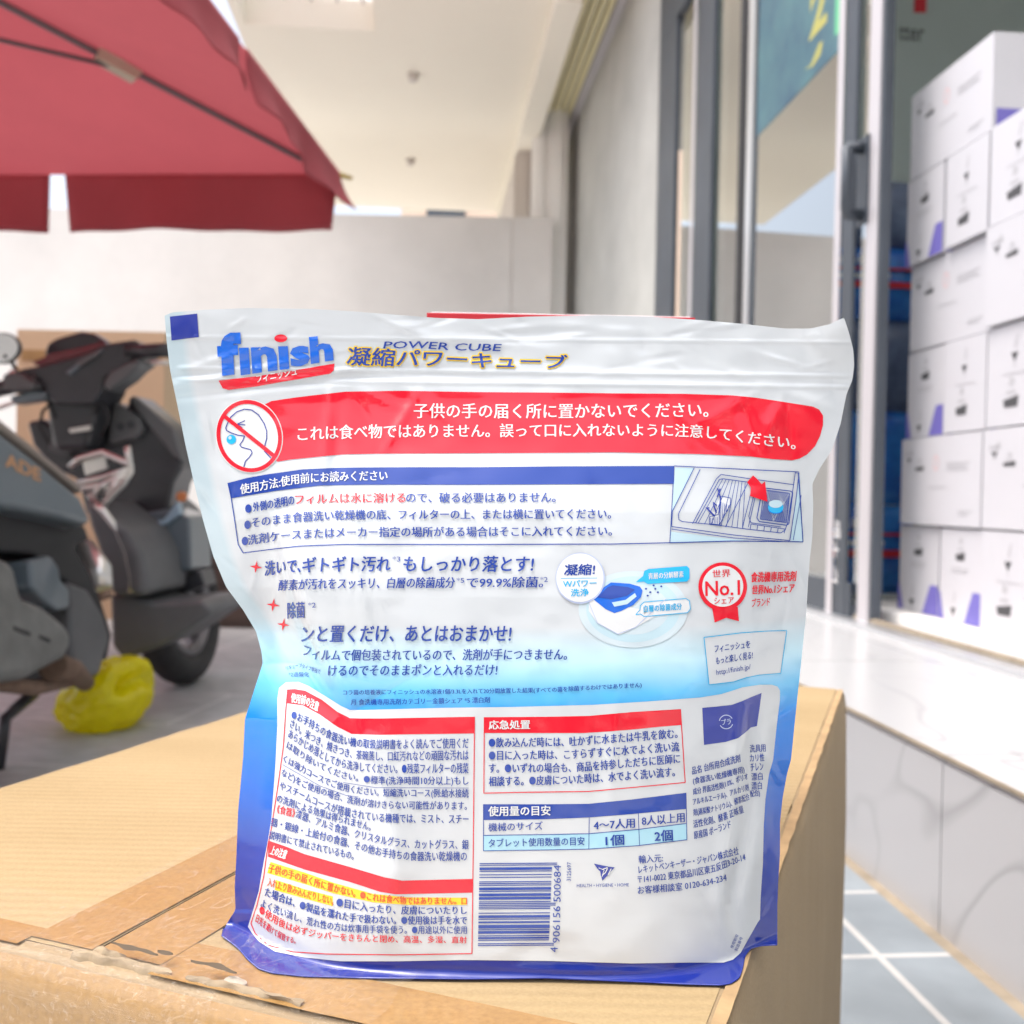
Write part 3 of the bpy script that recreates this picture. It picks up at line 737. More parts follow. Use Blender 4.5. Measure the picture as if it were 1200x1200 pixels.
for a_ in ([(17,734),(36,741),(36,745),(17,738)], [(47,744),(59,749),(59,753),(47,748)]):
    m = MB(); m.prism([sx_(x, y, .1915) for x, y in a_], (-.004,0,0), M_rub); P('muffler_slot', m, 0, par=mf)
m = MB(); m.tube([sx_(62,781,.15), sx_(85,786,.13), sx_(100,800,.10)], [.03,.025,.02], M_rust, 12); m.tube([sx_(-10,800,.12), sx_(40,806,.12), sx_(88,796,.10)], .016, M_rust, 10); P('exhaust_pipe', m, 0)
m = MB(); m.tube([sx_(100,640,.16), sx_(118,668,.20), sx_(122,690,.21)], [.020,.024,.018], M_chr, 12); fp_ = P('foot_peg', m, 0)
m = MB(); v = sx_(121, 686, .222); m.tube([v-Vector((0,.0,.012)), v+Vector((.004,0,-.03))], .015, M_rust, 10); P('peg_tip', m, 0, par=fp_)
# chrome carrier bars in the step-through
m = MB(); y_ = .17
for pts in ([(82,548),(92,538),(120,530),(150,543),(154,548)], [(90,567),(120,560),(152,550)], [(86,573),(118,569),(150,556)], [(149,523),(151,536),(153,552),(145,566),(124,588),(120,596)], [(140,560),(122,584)], [(106,585),(118,571),(126,567)], [(104,578),(122,602),(128,602)]):
    m.tube([sy(x, y, y_) for x, y in pts], .0085, M_chr, 10)
m.prism([sy(x, y, y_+.01) for x, y in ((96,540),(122,534),(125,549),(100,557))], (0,.012,0), M_chr)
P('carrier_bar', m, 0)
m = MB(); m.tube([sy(x, y, .13) for x, y in ((112,590),(122,600),(136,620),(148,648),(154,678),(154,694))], .0105, M_chr, 12); P('guard_bar', m, 0)
m = MB(); m.tube([sx_(40,812,.02), sx_(6,842,.0), sx_(-2,905,-.02)], [.014,.013,.012], M_blk, 10); P('stand', m, 0); m = MB(); m.tube([Vector((-.10,-.1,.25)), Vector((-.24,-.12,.048))], .012, M_blk, 10); P('stand', m, 0)

# ------------------------------------------------------------------ yellow plastic bag under the scooter
M_bag = mat('yellow_thin_plastic', (.93,.88,.02), .2, coat=.5, trans=.55, noise=.25, nscale=10, col2=(.85,.78,.01))
bc = at_z(128, 852, .004); dist = (bc-CO).dot(f_)
rad = Vector((.155*dist/2.4, .11, .125*dist/2.4))
c0 = at(124, 818, dist)
bm = bmesh.new(); bmesh.ops.create_icosphere(bm, subdivisions=5, radius=1)
for v in bm.verts:
    p = v.co.copy()
    q = Vector((p.x*.106*dist/2.4, p.y*.11, p.z*.085*dist/2.4*1.15))
    # taller on the right where the bag is knotted open, lower on the left
    q.z += .028*p.x*(1+.3*p.z); q.z *= (1-.12*max(0, -p.x))
    n1 = mnoise.noise(p*1.7+Vector((3,1,2))); n2 = abs(mnoise.noise(p*3.3+Vector((7,2,5)))); n3 = abs(mnoise.noise(p*6.5+Vector((1,9,4))))
    q *= 1+.12*n1-.16*n2-.04*n3+.04
    if p.x > .45 and p.y < 0: q += p.normalized()*-.045*max(0, 1-((p.x-.8)**2+(p.z-.25)**2)/.10)     # mouth of the bag
    w = c0+q; w.z = max(w.z, .0055+.002*n3); v.co = w
me = bpy.data.meshes.new('plastic_bag'); bm.to_mesh(me); bm.free(); me.materials.append(M_bag)
for p_ in me.polygons: p_.use_smooth = True
tag(link('plastic_bag', me), 'crumpled yellow plastic bag lying on the dark floor beneath the scooter', 'bag')

for pts in ([(62,470),(50,482),(46,500),(58,520)], [(112,470),(124,476),(128,492),(118,512)], [(40,455),(56,470),(66,490)], [(128,450),(118,468),(112,486)]):
    m = MB(); m.tube([sy(x, y, .30) for x, y in pts], .0045, M_rub, 8); P('brake_cable', m, 0)
m = MB(); v = sy(213, 582, .345); m.tube([v-Vector((0,.006,0)), v+Vector((0,.01,0))], .014, mat('orange_reflector', (.65,.25,.10), .3), 14); P('reflector', m, 0)
cross('dash_panel', [(88,424),(112,411),(116,416),(94,430)], .248, .01, M_dgr, .003, cw)
m = MB(); m.tube([sy(20,437,.255), sy(12,440,.25)], .012, M_chr, 10); P('bar_switch', m, 0)
# ------------------------------------------------------------------ carton in the foreground
ZT = .42
FR = at_z(991, 807, ZT); q = at_z(917, 1000, ZT); q2 = at_z(940, 943, ZT)
F1, F2 = at_z(0, 1111, ZT), at_z(320, 1182, ZT)
T1, T2 = at_z(94, 1119, ZT), at_z(273, 1030, ZT)
L1, L2 = at_z(0, 925, ZT), at_z(290, 826, ZT)
AD = ((FR-q).normalized()*1.5 + (L2-L1).normalized()*.7 + (T2-T1).normalized()*.5); AD.z = 0; AD.normalize()
BD = Vector((-AD.y, AD.x, 0))                       # to the left
DEP = (FR-F2).dot(AD) ; near_a = ((F1+F2)/2-FR).dot(AD)
CD = -near_a
CWI = (L1-FR).dot(BD)*.5 + (L2-FR).dot(BD)*.5
MC = Matrix.Translation(Vector((FR.x, FR.y, 0))) @ Matrix((BD, -AD, Vector((0,0,1)))).transposed().to_4x4()  # x to the left, y towards the camera
def cl(px, py):                                     # carton-top coordinates of a pixel
    v = at_z(px, py, ZT)-FR; return v.dot(BD), -v.dot(AD)
M_cb = bpy.data.materials.new('corrugated_board'); M_cb.use_nodes = True
def cbmat(m, base, dark, wave):
    t = m.node_tree; b = t.nodes['Principled BSDF']; b.inputs['Roughness'].default_value = .75; b.inputs['Specular IOR Level'].default_value = .3
    tc = t.nodes.new('ShaderNodeTexCoord'); mp = t.nodes.new('ShaderNodeMapping'); mp.inputs['Scale'].default_value = (5, 14, 9)
    t.links.new(tc.outputs['Object'], mp.inputs[0])
    n = t.nodes.new('ShaderNodeTexNoise'); n.inputs['Scale'].default_value = 1.5; n.inputs['Detail'].default_value = 6; t.links.new(mp.outputs[0], n.inputs[0])
    n2 = t.nodes.new('ShaderNodeTexNoise'); n2.inputs['Scale'].default_value = 700; n2.inputs['Detail'].default_value = 3; t.links.new(tc.outputs['Object'], n2.inputs[0])
    n3 = t.nodes.new('ShaderNodeTexNoise'); n3.inputs['Scale'].default_value = 9; n3.inputs['Detail'].default_value = 5; t.links.new(tc.outputs['Object'], n3.inputs[0])
    ad = t.nodes.new('ShaderNodeMath'); ad.operation='MULTIPLY_ADD'; ad.inputs[1].default_value=.55; 
    ad2 = t.nodes.new('ShaderNodeMath'); ad2.operation='MULTIPLY_ADD'; ad2.inputs[1].default_value=.75
    t.links.new(n.outputs[0], ad.inputs[0]); t.links.new(n2.outputs[0], ad2.inputs[0]); t.links.new(ad2.outputs[0], ad.inputs[2]); 
    m3_ = t.nodes.new('ShaderNodeMath'); m3_.operation='MULTIPLY'; m3_.inputs[1].default_value=.30; t.links.new(n3.outputs[0], m3_.inputs[0]); t.links.new(m3_.outputs[0], ad2.inputs[2])
    mr = t.nodes.new('ShaderNodeMapRange'); mr.inputs[1].default_value=.55; mr.inputs[2].default_value=1.05; t.links.new(ad.outputs[0], mr.inputs[0])
    mx = t.nodes.new('ShaderNodeMix'); mx.data_type='RGBA'; mx.inputs[6].default_value=(*base,1); mx.inputs[7].default_value=(*dark,1)
    t.links.new(mr.outputs[0], mx.inputs[0]); t.links.new(mx.outputs[2], b.inputs['Base Color'])
    wv = t.nodes.new('ShaderNodeTexWave'); wv.wave_type='BANDS'; wv.bands_direction='Y'; wv.inputs['Scale'].default_value=wave; wv.inputs['Distortion'].default_value=1.2; wv.inputs['Detail'].default_value=2; wv.inputs['Detail Scale'].default_value=.3
    t.links.new(tc.outputs['Object'], wv.inputs[0])
    a3 = t.nodes.new('ShaderNodeMath'); a3.operation='MULTIPLY_ADD'; a3.inputs[1].default_value=.5; t.links.new(n2.outputs[0], a3.inputs[0]); t.links.new(wv.outputs[0], a3.inputs[2])
    bp = t.nodes.new('ShaderNodeBump'); bp.inputs['Strength'].default_value=.35; bp.inputs['Distance'].default_value=.0012
    t.links.new(a3.outputs[0], bp.inputs['Height']); t.links.new(bp.outputs[0], b.inputs['Normal'])
cbmat(M_cb, (.405,.30,.165), (.325,.235,.12), 45)
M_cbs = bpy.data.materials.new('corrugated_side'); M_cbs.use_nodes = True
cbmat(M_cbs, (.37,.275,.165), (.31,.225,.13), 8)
M_tape = mat('brown_packing_tape', (.40,.235,.085), .26, noise=.25, nscale=420, coat=.35, bump=.12, bscale=45)
def film_mat(name, tint, op):
    m = bpy.data.materials.new(name); m.use_nodes=True; t=m.node_tree; b=t.nodes['Principled BSDF']
    b.inputs['Base Color'].default_value=(*tint,1); b.inputs['Roughness'].default_value=.16; b.inputs['Coat Weight'].default_value=.6
    n=t.nodes.new('ShaderNodeTexNoise'); n.inputs['Scale'].default_value=16; n.inputs['Detail'].default_value=2; n.inputs['Distortion'].default_value=2.5
    mr=t.nodes.new('ShaderNodeMapRange'); mr.inputs[1].default_value=.56; mr.inputs[2].default_value=.74; mr.inputs[3].default_value=op*.5; mr.inputs[4].default_value=min(1,op*3)  # pale streaks of higher opacity painted in as highlights on the clear tape
    t.links.new(n.outputs[0], mr.inputs[0]); t.links.new(mr.outputs[0], b.inputs['Alpha'])
    bp=t.nodes.new('ShaderNodeBump'); bp.inputs['Strength'].default_value=.6; bp.inputs['Distance'].default_value=.002; t.links.new(n.outputs[0], bp.inputs['Height']); t.links.new(bp.outputs[0], b.inputs['Normal'])
    return m
M_clear = film_mat('clear_packing_tape', (.75,.66,.55), .07)
M_torn = mat('torn_paper', (.40,.31,.20), .85, noise=.45, nscale=60)
M_tornw = mat('torn_white_paper', (.52,.46,.38), .8, noise=.3, nscale=60)
M_gap = mat('carton_inside', (.10,.075,.05), .9)
ct = empty('cardboard_carton', MC @ Vector((CWI/2, CD/2, 0)), 'battered tan corrugated carton sealed with brown tape, carrying the pouch', 'carton')
# body: rounded top edges, slightly bulged sides
def rr(x0, x1, y0, y1, z, n=24):
    pts = []
    for (a, b, c, d) in ((x0,y0,x1,y0),(x1,y0,x1,y1),(x1,y1,x0,y1),(x0,y1,x0,y0)):
        for i in range(n):
            f = i/n; pts.append(Vector((a+(c-a)*f, b+(d-b)*f, z)))
    return pts
m = MB()
rg = random.Random(3)
def edge_noise(p, k): return (mnoise.noise(Vector((p.x*40+k, p.y*40, p.z*25)))*.0016)
rings = []
for z, ins in ((0,0),(.1,-.002),(.3,-.003),(ZT-.02,-.001),(ZT-.008,.0),(ZT-.003,.0015),(ZT-.0008,.004),(ZT,.008)):
    pr = rr(ins, CWI-ins, ins, CD-ins, z, 60)
    if z > ZT-.02:
        pr = [p + Vector((edge_noise(p, 1), edge_noise(p, 5), edge_noise(p, 9)*.5 if z < ZT else 0)) for p in pr]
    rings.append(pr)
m.loft(rings, M_cbs, cap=False)
nv = 48; vs = []; top = rings[-1]
m2 = MB()
b_ = m.build('carton_body', ct, M=MC)
# top: two flaps meeting at the seam
xs = (T1-FR).dot(BD)*.4 + (T2-FR).dot(BD)*.6
def flapmesh(x0, x1, name):
    mm = MB(); nx, ny = 40, 60; vs = []
    for i in range(nx+1):
        for j in range(ny+1):
            x = x0+(x1-x0)*i/nx; y = .0078+(CD-.0156)*j/ny
            z = ZT+.0003
            vs.append(Vector((x, y, z)))
    mm.faces(vs, [(i*(ny+1)+j, (i+1)*(ny+1)+j, (i+1)*(ny+1)+j+1, i*(ny+1)+j+1) for i in range(nx) for j in range(ny)], M_cb, smooth=True)
    return mm.build(name, ct, M=MC)
flapmesh(.0078, xs-.0006, 'flap'); flapmesh(xs+.0006, CWI-.0078, 'flap')
mm = MB(); mm.faces([Vector((xs-.002,.006,ZT-.004)), Vector((xs+.002,.006,ZT-.004)), Vector((xs+.002,CD-.006,ZT-.004)), Vector((xs-.002,CD-.006,ZT-.004))], [(0,1,2,3)], M_gap)
mm.build('seam', ct, M=MC)
def strip(name, x0, x1, y0, y1, z, m_, amp=.0003, n=(20, 80), seed=0, rag=.0):
    mm = MB(); nx, ny = n; vs = []
    for i in range(nx+1):
        for j in range(ny+1):
            x = x0+(x1-x0)*i/nx; y = y0+(y1-y0)*j/ny
            if rag and i in (0, nx): x += rag*mnoise.noise(Vector((y*60, seed, i)))
            if rag and j in (0, ny): y += rag*mnoise.noise(Vector((x*60, seed, j)))
            w = mnoise.noise(Vector((x*70, y*25, seed)))
            vs.append(Vector((x, y, z + amp*(w+1)*.5)))
    mm.faces(vs, [(i*(ny+1)+j, (i+1)*(ny+1)+j, (i+1)*(ny+1)+j+1, i*(ny+1)+j+1) for i in range(nx) for j in range(ny)], m_, smooth=True)
    return mm.build(name, ct, M=MC)
tl = cl(80, 1097)[0]-xs
strip('packing_tape', xs+.0012, xs+.030, .004, CD-.01, ZT+.0007, M_tape, .0004, seed=1)
strip('packing_tape', xs-.030, xs-.0012, .004, CD-.01, ZT+.0007, M_tape, .0004, seed=2)
yb = cl(0, 1078)[1]; ybr = cl(600, 1195)[1]
strip('packing_tape', xs+.0302, CWI-.004, yb, CD-.003, ZT+.0006, M_tape, .0003, (60, 14), seed=3)
strip('packing_tape', .012, xs-.0302, CD-.030, CD-.003, ZT+.0006, M_tape, .0003, (60, 14), seed=4)
strip('clear_tape', xs-.055, xs+.034, .006, CD-.002, ZT+.0013, M_clear, .0011, (26, 120), seed=5, rag=.002)
strip('clear_tape', xs-.12, xs+.20, CD-.040, CD-.001, ZT+.0019, M_clear, .0022, (90, 20), seed=6, rag=.004)
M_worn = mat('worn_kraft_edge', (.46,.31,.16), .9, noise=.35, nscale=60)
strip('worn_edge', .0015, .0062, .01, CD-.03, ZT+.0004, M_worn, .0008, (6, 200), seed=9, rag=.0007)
# front face tape: strips folded over the edge and down the front
def front_strip(name, x0, x1, z0, z1, y, m_, amp, n=(60, 24), seed=0, rag=0):
    mm = MB(); nx, nz = n; vs = []
    for i in range(nx+1):
        for j in range(nz+1):
            x = x0+(x1-x0)*i/nx; z = z0+(z1-z0)*j/nz
            if rag and j == 0: z += rag*mnoise.noise(Vector((x*50, seed, 1)))
            if rag and i in (0, nx): x += rag*mnoise.noise(Vector((z*50, seed, i)))
            w = mnoise.noise(Vector((x*60, z*70, seed)))
            t = max(0, (z-(ZT-.012))/.012)
            vs.append(Vector((x, y + amp*(w+1)*.5 - .006*t*t, z)))
    mm.faces(vs, [(i*(nz+1)+j, (i+1)*(nz+1)+j, (i+1)*(nz+1)+j+1, i*(nz+1)+j+1) for i in range(nx) for j in range(nz)], m_, smooth=True)
    return mm.build(name, ct, M=MC)
front_strip('packing_tape', .012, CWI-.01, ZT-.060, ZT-.002, CD+.0035, M_tape, .0004, (90, 16), seed=11)
front_strip('clear_tape', xs-.06, xs+.035, ZT-.075, ZT+.001, CD+.0042, M_clear, .0025, (50, 30), seed=12, rag=.006)
front_strip('clear_tape', xs-.25, xs+.13, ZT-.014, ZT+.001, CD+.0048, M_clear, .003, (140, 14), seed=13, rag=.005)
# crushed front edge: torn paper curls over dark gaps
def curl(x0, x1, seed, wid=.010, lift=.004, m_=M_torn, dy=0):
    rg = random.Random(seed); mm = MB(); n, k = 46, 7; vs = []
    for i in range(n+1):
        u = i/n; x = x0+(x1-x0)*u; env = math.sin(math.pi*u)**.6
        for j in range(k+1):
            v = j/k
            yy = CD-.0052 - dy + (v-.5)*wid*(.55+.45*env) + .0020*mnoise.noise(Vector((x*160, v*2, seed)))
            zz = ZT+.0016 + lift*env*(math.sin(math.pi*v*.9)+.3) * (.55+.75*mnoise.noise(Vector((x*210, v*3, seed+3)))) - max(0, v-.5)*.011
            vs.append(Vector((x, yy, zz)))
    mm.faces(vs, [(i*(k+1)+j, (i+1)*(k+1)+j, (i+1)*(k+1)+j+1, i*(k+1)+j+1) for i in range(n) for j in range(k)], m_, smooth=True)
    return mm.build('torn_edge', ct, M=MC)
def gap(x0, x1, seed, dy=0):
    mm = MB(); n = 24; a = []; b = []
    for i in range(n+1):
        u = i/n; x = x0+(x1-x0)*u; h = .0010*math.sin(math.pi*u)*(1+.9*mnoise.noise(Vector((x*180, seed, 0)))); y = CD-.0055-dy+.0018*mnoise.noise(Vector((x*90, seed, 4)))
        a.append(Vector((x, y-h, ZT+.0058))); b.append(Vector((x, y+h, ZT+.0052)))
    mm.faces(a+b, [(i, i+1, n+2+i, n+1+i) for i in range(n)], M_gap); mm.build('tear', ct, M=MC)
X = lambda px, py: cl(px, py)[0]
curl(X(70, 1127), X(190, 1152), 21, .0045, .0013, M_torn); curl(X(205, 1158), X(345, 1188), 22, .0045, .0014, M_torn)
curl(X(88, 1131), X(125, 1139), 23, .006, .0028, M_torn, .002); curl(X(245, 1166), X(270, 1172), 24, .006, .0028, M_tornw, .002)
curl(X(-60, 1098), X(80, 1130), 25, .014, .0022, M_clear)
gap(X(108, 1134), X(168, 1148), 31, .003); gap(X(205, 1156), X(262, 1170), 32, .003); gap(X(165, 1144), X(182, 1149), 33, .005)

# red box behind the pouch
M_rbox = mat('red_box_board', (.62,.035,.05), .3, noise=.1, nscale=8)
ya = .50
a_, b_ = at_y(500, 371, ya), at_y(815, 367.5, ya)
m = MB(); m.box((a_.x, ya, ZT+.001), (b_.x, ya+.05, (a_.z+b_.z)/2), M_rbox)
m.box((a_.x+.002, ya+.002, (a_.z+b_.z)/2+.0002), (b_.x-.002, ya+.048, (a_.z+b_.z)/2+.0008), M_whp)
tag(m.build('red_box', bevel=.001), 'red cardboard box standing right behind the pouch', 'box')
# ------------------------------------------------------------------ detergent pouch
# outline of the pouch on its own plane (photo pixels), one list per side
TOP = [(193,370),(202,366),(240,363),(290,361),(365,362),(415,365),(465,369),(510,372.5),(560,374),(620,371),(700,369.5),(760,371),(820,375),(870,379.5),(920,385),(950,385),(972,380),(989,372)]
LEFT = [(193,370),(195,397),(199,432),(201,442),(210,485),(217,520),(226,560),(238,610),(250,652),(265,688),(285,715),(300,740),(306,762),(308,777),(300,802),(287,843),(285,887),(279,950),(277,1005),(275,1040),(276,1066),(266,1082),(259,1097)]
RIGHT = [(989,372),(995,390),(1000,410),(1001,428),(999,445),(992,462),(985,497),(975,527),(960,550),(952,567),(953,592),(952,630),(949,655),(947,680),(945,717),(940,765),(932,840),(927,890),(922,908),(917,936),(914,964),(914,1001),(912,1033),(911,1062),(911,1108)]
BOT = [(259,1097),(269,1104),(279,1112),(290,1125),(303,1136),(319,1141),(357,1145),(437,1147),(554,1148),(640,1147),(740,1151),(805,1154),(844,1155),(857,1153),(867,1146),(871,1134),(873,1121),(880,1112),(892,1109),(911,1108)]
A2 = lambda L: np.array(L, float)
def resample(L, n):
    P = A2(L); d = np.r_[0, np.cumsum(np.hypot(*np.diff(P, axis=0).T))]; s = np.linspace(0, d[-1], n)
    return np.c_[np.interp(s, d, P[:,0]), np.interp(s, d, P[:,1])]
NU, NV = 400, 390
def smoothc(P, k=2):
    for _ in range(k):
        Q = P.copy(); Q[1:-1] = (P[:-2]+2*P[1:-1]+P[2:])/4; P = Q
    return P
ct_, cb_, cl_, cr_ = (smoothc(resample(TOP, NU+1)), smoothc(resample(BOT, NU+1)), smoothc(resample(LEFT, NV+1)), smoothc(resample(RIGHT, NV+1)))
U = np.linspace(0, 1, NU+1)[None, :, None]; V = np.linspace(0, 1, NV+1)[:, None, None]
G = ((1-V)*ct_[None] + V*cb_[None] + (1-U)*cl_[:, None] + U*cr_[:, None]
     - ((1-U)*(1-V)*ct_[0] + U*(1-V)*ct_[-1] + (1-U)*V*cb_[0] + U*V*cb_[-1]))
# --- depth of the film at a point of the panel
fv, rv, uv_ = np.array(f_), np.array(r_), np.array(u_)
def rayn(x, y): return fv + rv*((x-600)/1200)[..., None] - uv_*((y-600)/1200)[..., None]
lt = A2(LEFT); rt_ = A2(RIGHT)
lt = lt[np.argsort(lt[:,1])]; rt_ = rt_[np.argsort(rt_[:,1])]
YM = .398
def pl_dist(x, y, path):
    """signed distance (right of a downward path is +) and fraction along it"""
    P = smoothc(resample(path, 40), 12); best = np.full(x.shape, 1e9); sd = np.zeros(x.shape); fr = np.zeros(x.shape)
    seg = np.hypot(*np.diff(P, axis=0).T); tot = seg.sum(); acc = 0
    for i in range(len(P)-1):
        a, b = P[i], P[i+1]; d = b-a; L = seg[i]
        t = np.clip(((x-a[0])*d[0]+(y-a[1])*d[1])/L**2, 0, 1)
        dx, dy = x-(a[0]+t*d[0]), y-(a[1]+t*d[1]); r = np.hypot(dx, dy)
        m = r < best; best = np.where(m, r, best)
        sd = np.where(m, np.where(d[1]*dx-d[0]*dy > 0, r, -r), sd); fr = np.where(m, (acc+t*L)/tot, fr); acc += L
    return sd, fr
FOLD = [(322,600),(334,655),(340,692),(353,733),(372,772),(392,808),(408,836)]
BEND = [(409,838),(425,862),(446,905),(458,955),(463,1000),(462,1040),(455,1085),(450,1120)]
RCR = [(884,826),(882,860),(880,905),(877,950),(868,1005),(856,1055),(863,1085),(872,1112)]
rs = np.random.RandomState(5)
WR = []
def addw(x, y, ang, ln, sg, amp): WR.append((x, y, math.cos(R(ang)), math.sin(R(ang)), ln, sg, amp))
for x, y, ang, ln, sg, amp in [  # creases read off the photo: centre, direction, half length, half width, height (mm)
    (385,500,95,45,7,.9),(430,490,60,40,7,-.8),(470,495,120,38,6,.8),(395,520,80,60,9,-.7),(450,470,20,30,6,.5),(510,480,35,45,8,.6),
    (880,500,70,40,8,-.8),(905,495,110,30,7,.8),(830,510,35,45,9,-.7),(850,480,150,45,7,.6),(925,510,85,28,6,-.7),(800,520,60,40,10,.5),
    (410,620,88,110,12,.8),(385,590,97,80,9,-.7),(425,700,84,80,8,.7),(470,660,70,70,18,-.6),
    (300,432,-12,90,4,.7),(330,452,-7,120,4,-.6),(260,420,-15,40,4,.6),(370,440,-10,60,3,.5),(230,440,-5,30,4,-.5),(420,445,-3,90,5,-.6),
    (560,400,5,60,7,.6),(640,392,-6,70,7,-.6),(700,385,4,60,6,.5),(520,440,6,70,6,-.5),(480,385,30,30,7,.5),(600,430,3,80,5,.5),
    (755,405,75,22,12,-.7),(830,410,70,22,12,-.6),(880,412,60,20,10,.5),(960,400,50,22,8,.6),(975,440,85,26,7,-.5),(950,470,20,30,7,.5),
    (700,890,92,70,10,-.5),(720,880,92,60,8,.5),(770,900,75,60,12,-.5),(640,1080,20,60,20,.5),(790,1070,60,60,16,-.6),(820,1040,70,50,12,.6),
    (700,560,65,50,12,-.5),(760,650,75,110,22,-.6),(800,740,70,110,20,.6),(840,760,75,80,12,-.5),(880,730,82,70,12,.5),(915,680,88,80,10,-.5),
    (905,990,75,60,7,.7),(850,1000,60,45,7,.6),(835,1080,65,40,8,-.6),(310,700,70,60,12,-.7),(290,620,72,70,14,.6),(265,540,75,70,10,-.6),
    (300,900,95,80,10,.5),(345,900,60,40,7,-.4),(330,1090,30,40,8,.5),(290,1060,70,30,6,-.6),(500,1136,1,150,4,-.5),(680,1138,1,120,4,.4),
    (480,540,60,50,12,.5),(540,520,40,60,14,-.5),(620,500,35,60,16,.4)]:
    addw(x, y, ang, ln, sg, amp)
rc = np.random.RandomState(11)
for _ in range(70):              # small sharp crinkles along the header, seams and corners
    z = rc.randint(0, 4)
    if z == 0: cx, cy, an = rc.uniform(215, 985), rc.uniform(374, 394), rc.uniform(-30, 30)
    elif z == 1: cx, cy, an = rc.uniform(690, 985), rc.uniform(398, 452), rc.uniform(-25, 40)
    elif z == 2: cy = rc.uniform(400, 800); cx = np.interp(cy, lt[:,1], lt[:,0])+rc.uniform(8, 45); an = rc.uniform(20, 110)
    else: cy = rc.uniform(440, 1090); cx = np.interp(cy, rt_[:,1], rt_[:,0])-rc.uniform(5, 26); an = rc.uniform(60, 150)
    WR.append((cx, cy, math.cos(R(an)), math.sin(R(an)), rc.uniform(8, 30), rc.uniform(2.6, 4.2), rc.uniform(-.42, .42)))
def nz(x, y, s, seed):           # cheap smooth noise
    r = np.random.RandomState(seed); o = np.zeros(x.shape)
    for _ in range(7):
        a, p = r.uniform(0, 2*np.pi, 2); k = r.uniform(.6, 1.5)/s
        o += np.sin((x*np.cos(a)+y*np.sin(a))*k*2*np.pi + p)
    return o/7
def depth(x, y):
    x = np.asarray(x, float); y = np.asarray(y, float)
    yl = np.clip(y, 372, 1070)
    L = np.interp(yl, lt[:,1], lt[:,0])-1; Rr = np.interp(yl, rt_[:,1], rt_[:,0])+1
    u = np.clip(2*(x-L)/(Rr-L)-1, -1, 1)
    amp = np.interp(y, [360,430,470,520,600,700,800,950,1060,1150], [0,.0005,.0025,.008,.018,.025,.029,.033,.0365,.0395])
    ex_ = np.interp(y, [360,500,700,900,1060,1150], [2.0,2.2,2.6,3.4,4.2,4.2])
    pr = (1-np.abs(u)**ex_); pr = pr/(1+.35*(np.abs(u)>.0)*np.exp(-((np.abs(u)-1)/.10)**2))
    B = amp*pr
    # side seal margins stay flat
    sdp, fp = pl_dist(x, y, FOLD)
    A = np.sin(np.pi*np.clip(fp, 0, 1))**.8
    B = B + .0095*A*(1/(1+np.exp(-sdp/4.5)))*np.exp(-np.maximum(sdp, 0)/80) - .0045*A*np.exp(-((sdp+26)/24)**2)
    sdp, fp = pl_dist(x, y, BEND); A = np.clip(np.minimum(fp*6, (1-fp)*3), 0, 1)
    B = B + .0030*A*np.exp(-(np.sqrt(sdp**2+64)-8)/26)
    sdp, fp = pl_dist(x, y, RCR); A = np.clip(np.minimum(fp*5, (1-fp)*5), 0, 1)
    B = B - .0020*A*np.exp(-(sdp/8)**2) + .0014*A*np.exp(-((sdp+16)/11)**2) + .0010*A*np.exp(-((sdp-15)/10)**2)
    for k, yz_ in enumerate((436, 449)):              # press-to-close zip ribs
        yy = y-(yz_+.012*(x-600)*(1 if x.size else 1)); B = B + .00040*np.exp(-(yy/2.2)**2)*np.clip((x-205)/10, 0, 1)*np.clip((1000-x)/10, 0, 1)
    B = B + .0003*np.exp(-((y-(398+.008*(x-600)))/1.6)**2)
    for (cx, cy, c, s, ln, sg, am) in WR:
        p = (x-cx)*c+(y-cy)*s; q = -(x-cx)*s+(y-cy)*c
        B = B + am*.0008*np.exp(-(p/ln)**2-(q/sg)**2)
    B = B + .00025*nz(x, y, 60, 1) + .00006*nz(x, y, 22, 2)
    B = B + .0020*np.sin((x-200)/800*np.pi*2.2+.6)*np.exp(-((y-370)/60)**2)      # wavy top edge
    # corner flick at the top right
    B = B + .006*np.exp(-((x-992)/40)**2-((y-372)/50)**2)
    D = YM - B
    dr = rayn(x, y); Dp = (ZT+.0012-CAM_Z)/np.minimum(dr[..., 2], -1e-3)          # never below the carton top
    h = np.clip(.5+.5*(Dp-D)/.004, 0, 1)
    D2 = Dp*(1-h)+D*h - .004*h*(1-h)
    return np.where(Dp > 0, np.minimum(D2, Dp), D)
CON = np.array(CO)
def surf(x, y, lift=0.0):
    return CON + rayn(x, y)*(depth(x, y)-lift)[..., None]
def normals(x, y, e=1.0):
    a = surf(x+e, y)-surf(x-e, y); b = surf(x, y+e)-surf(x, y-e)
    n = np.cross(b, a); n /= np.linalg.norm(n, axis=-1)[..., None]
    s = np.sign((n*rayn(x, y)).sum(-1)); return -n*s[..., None]

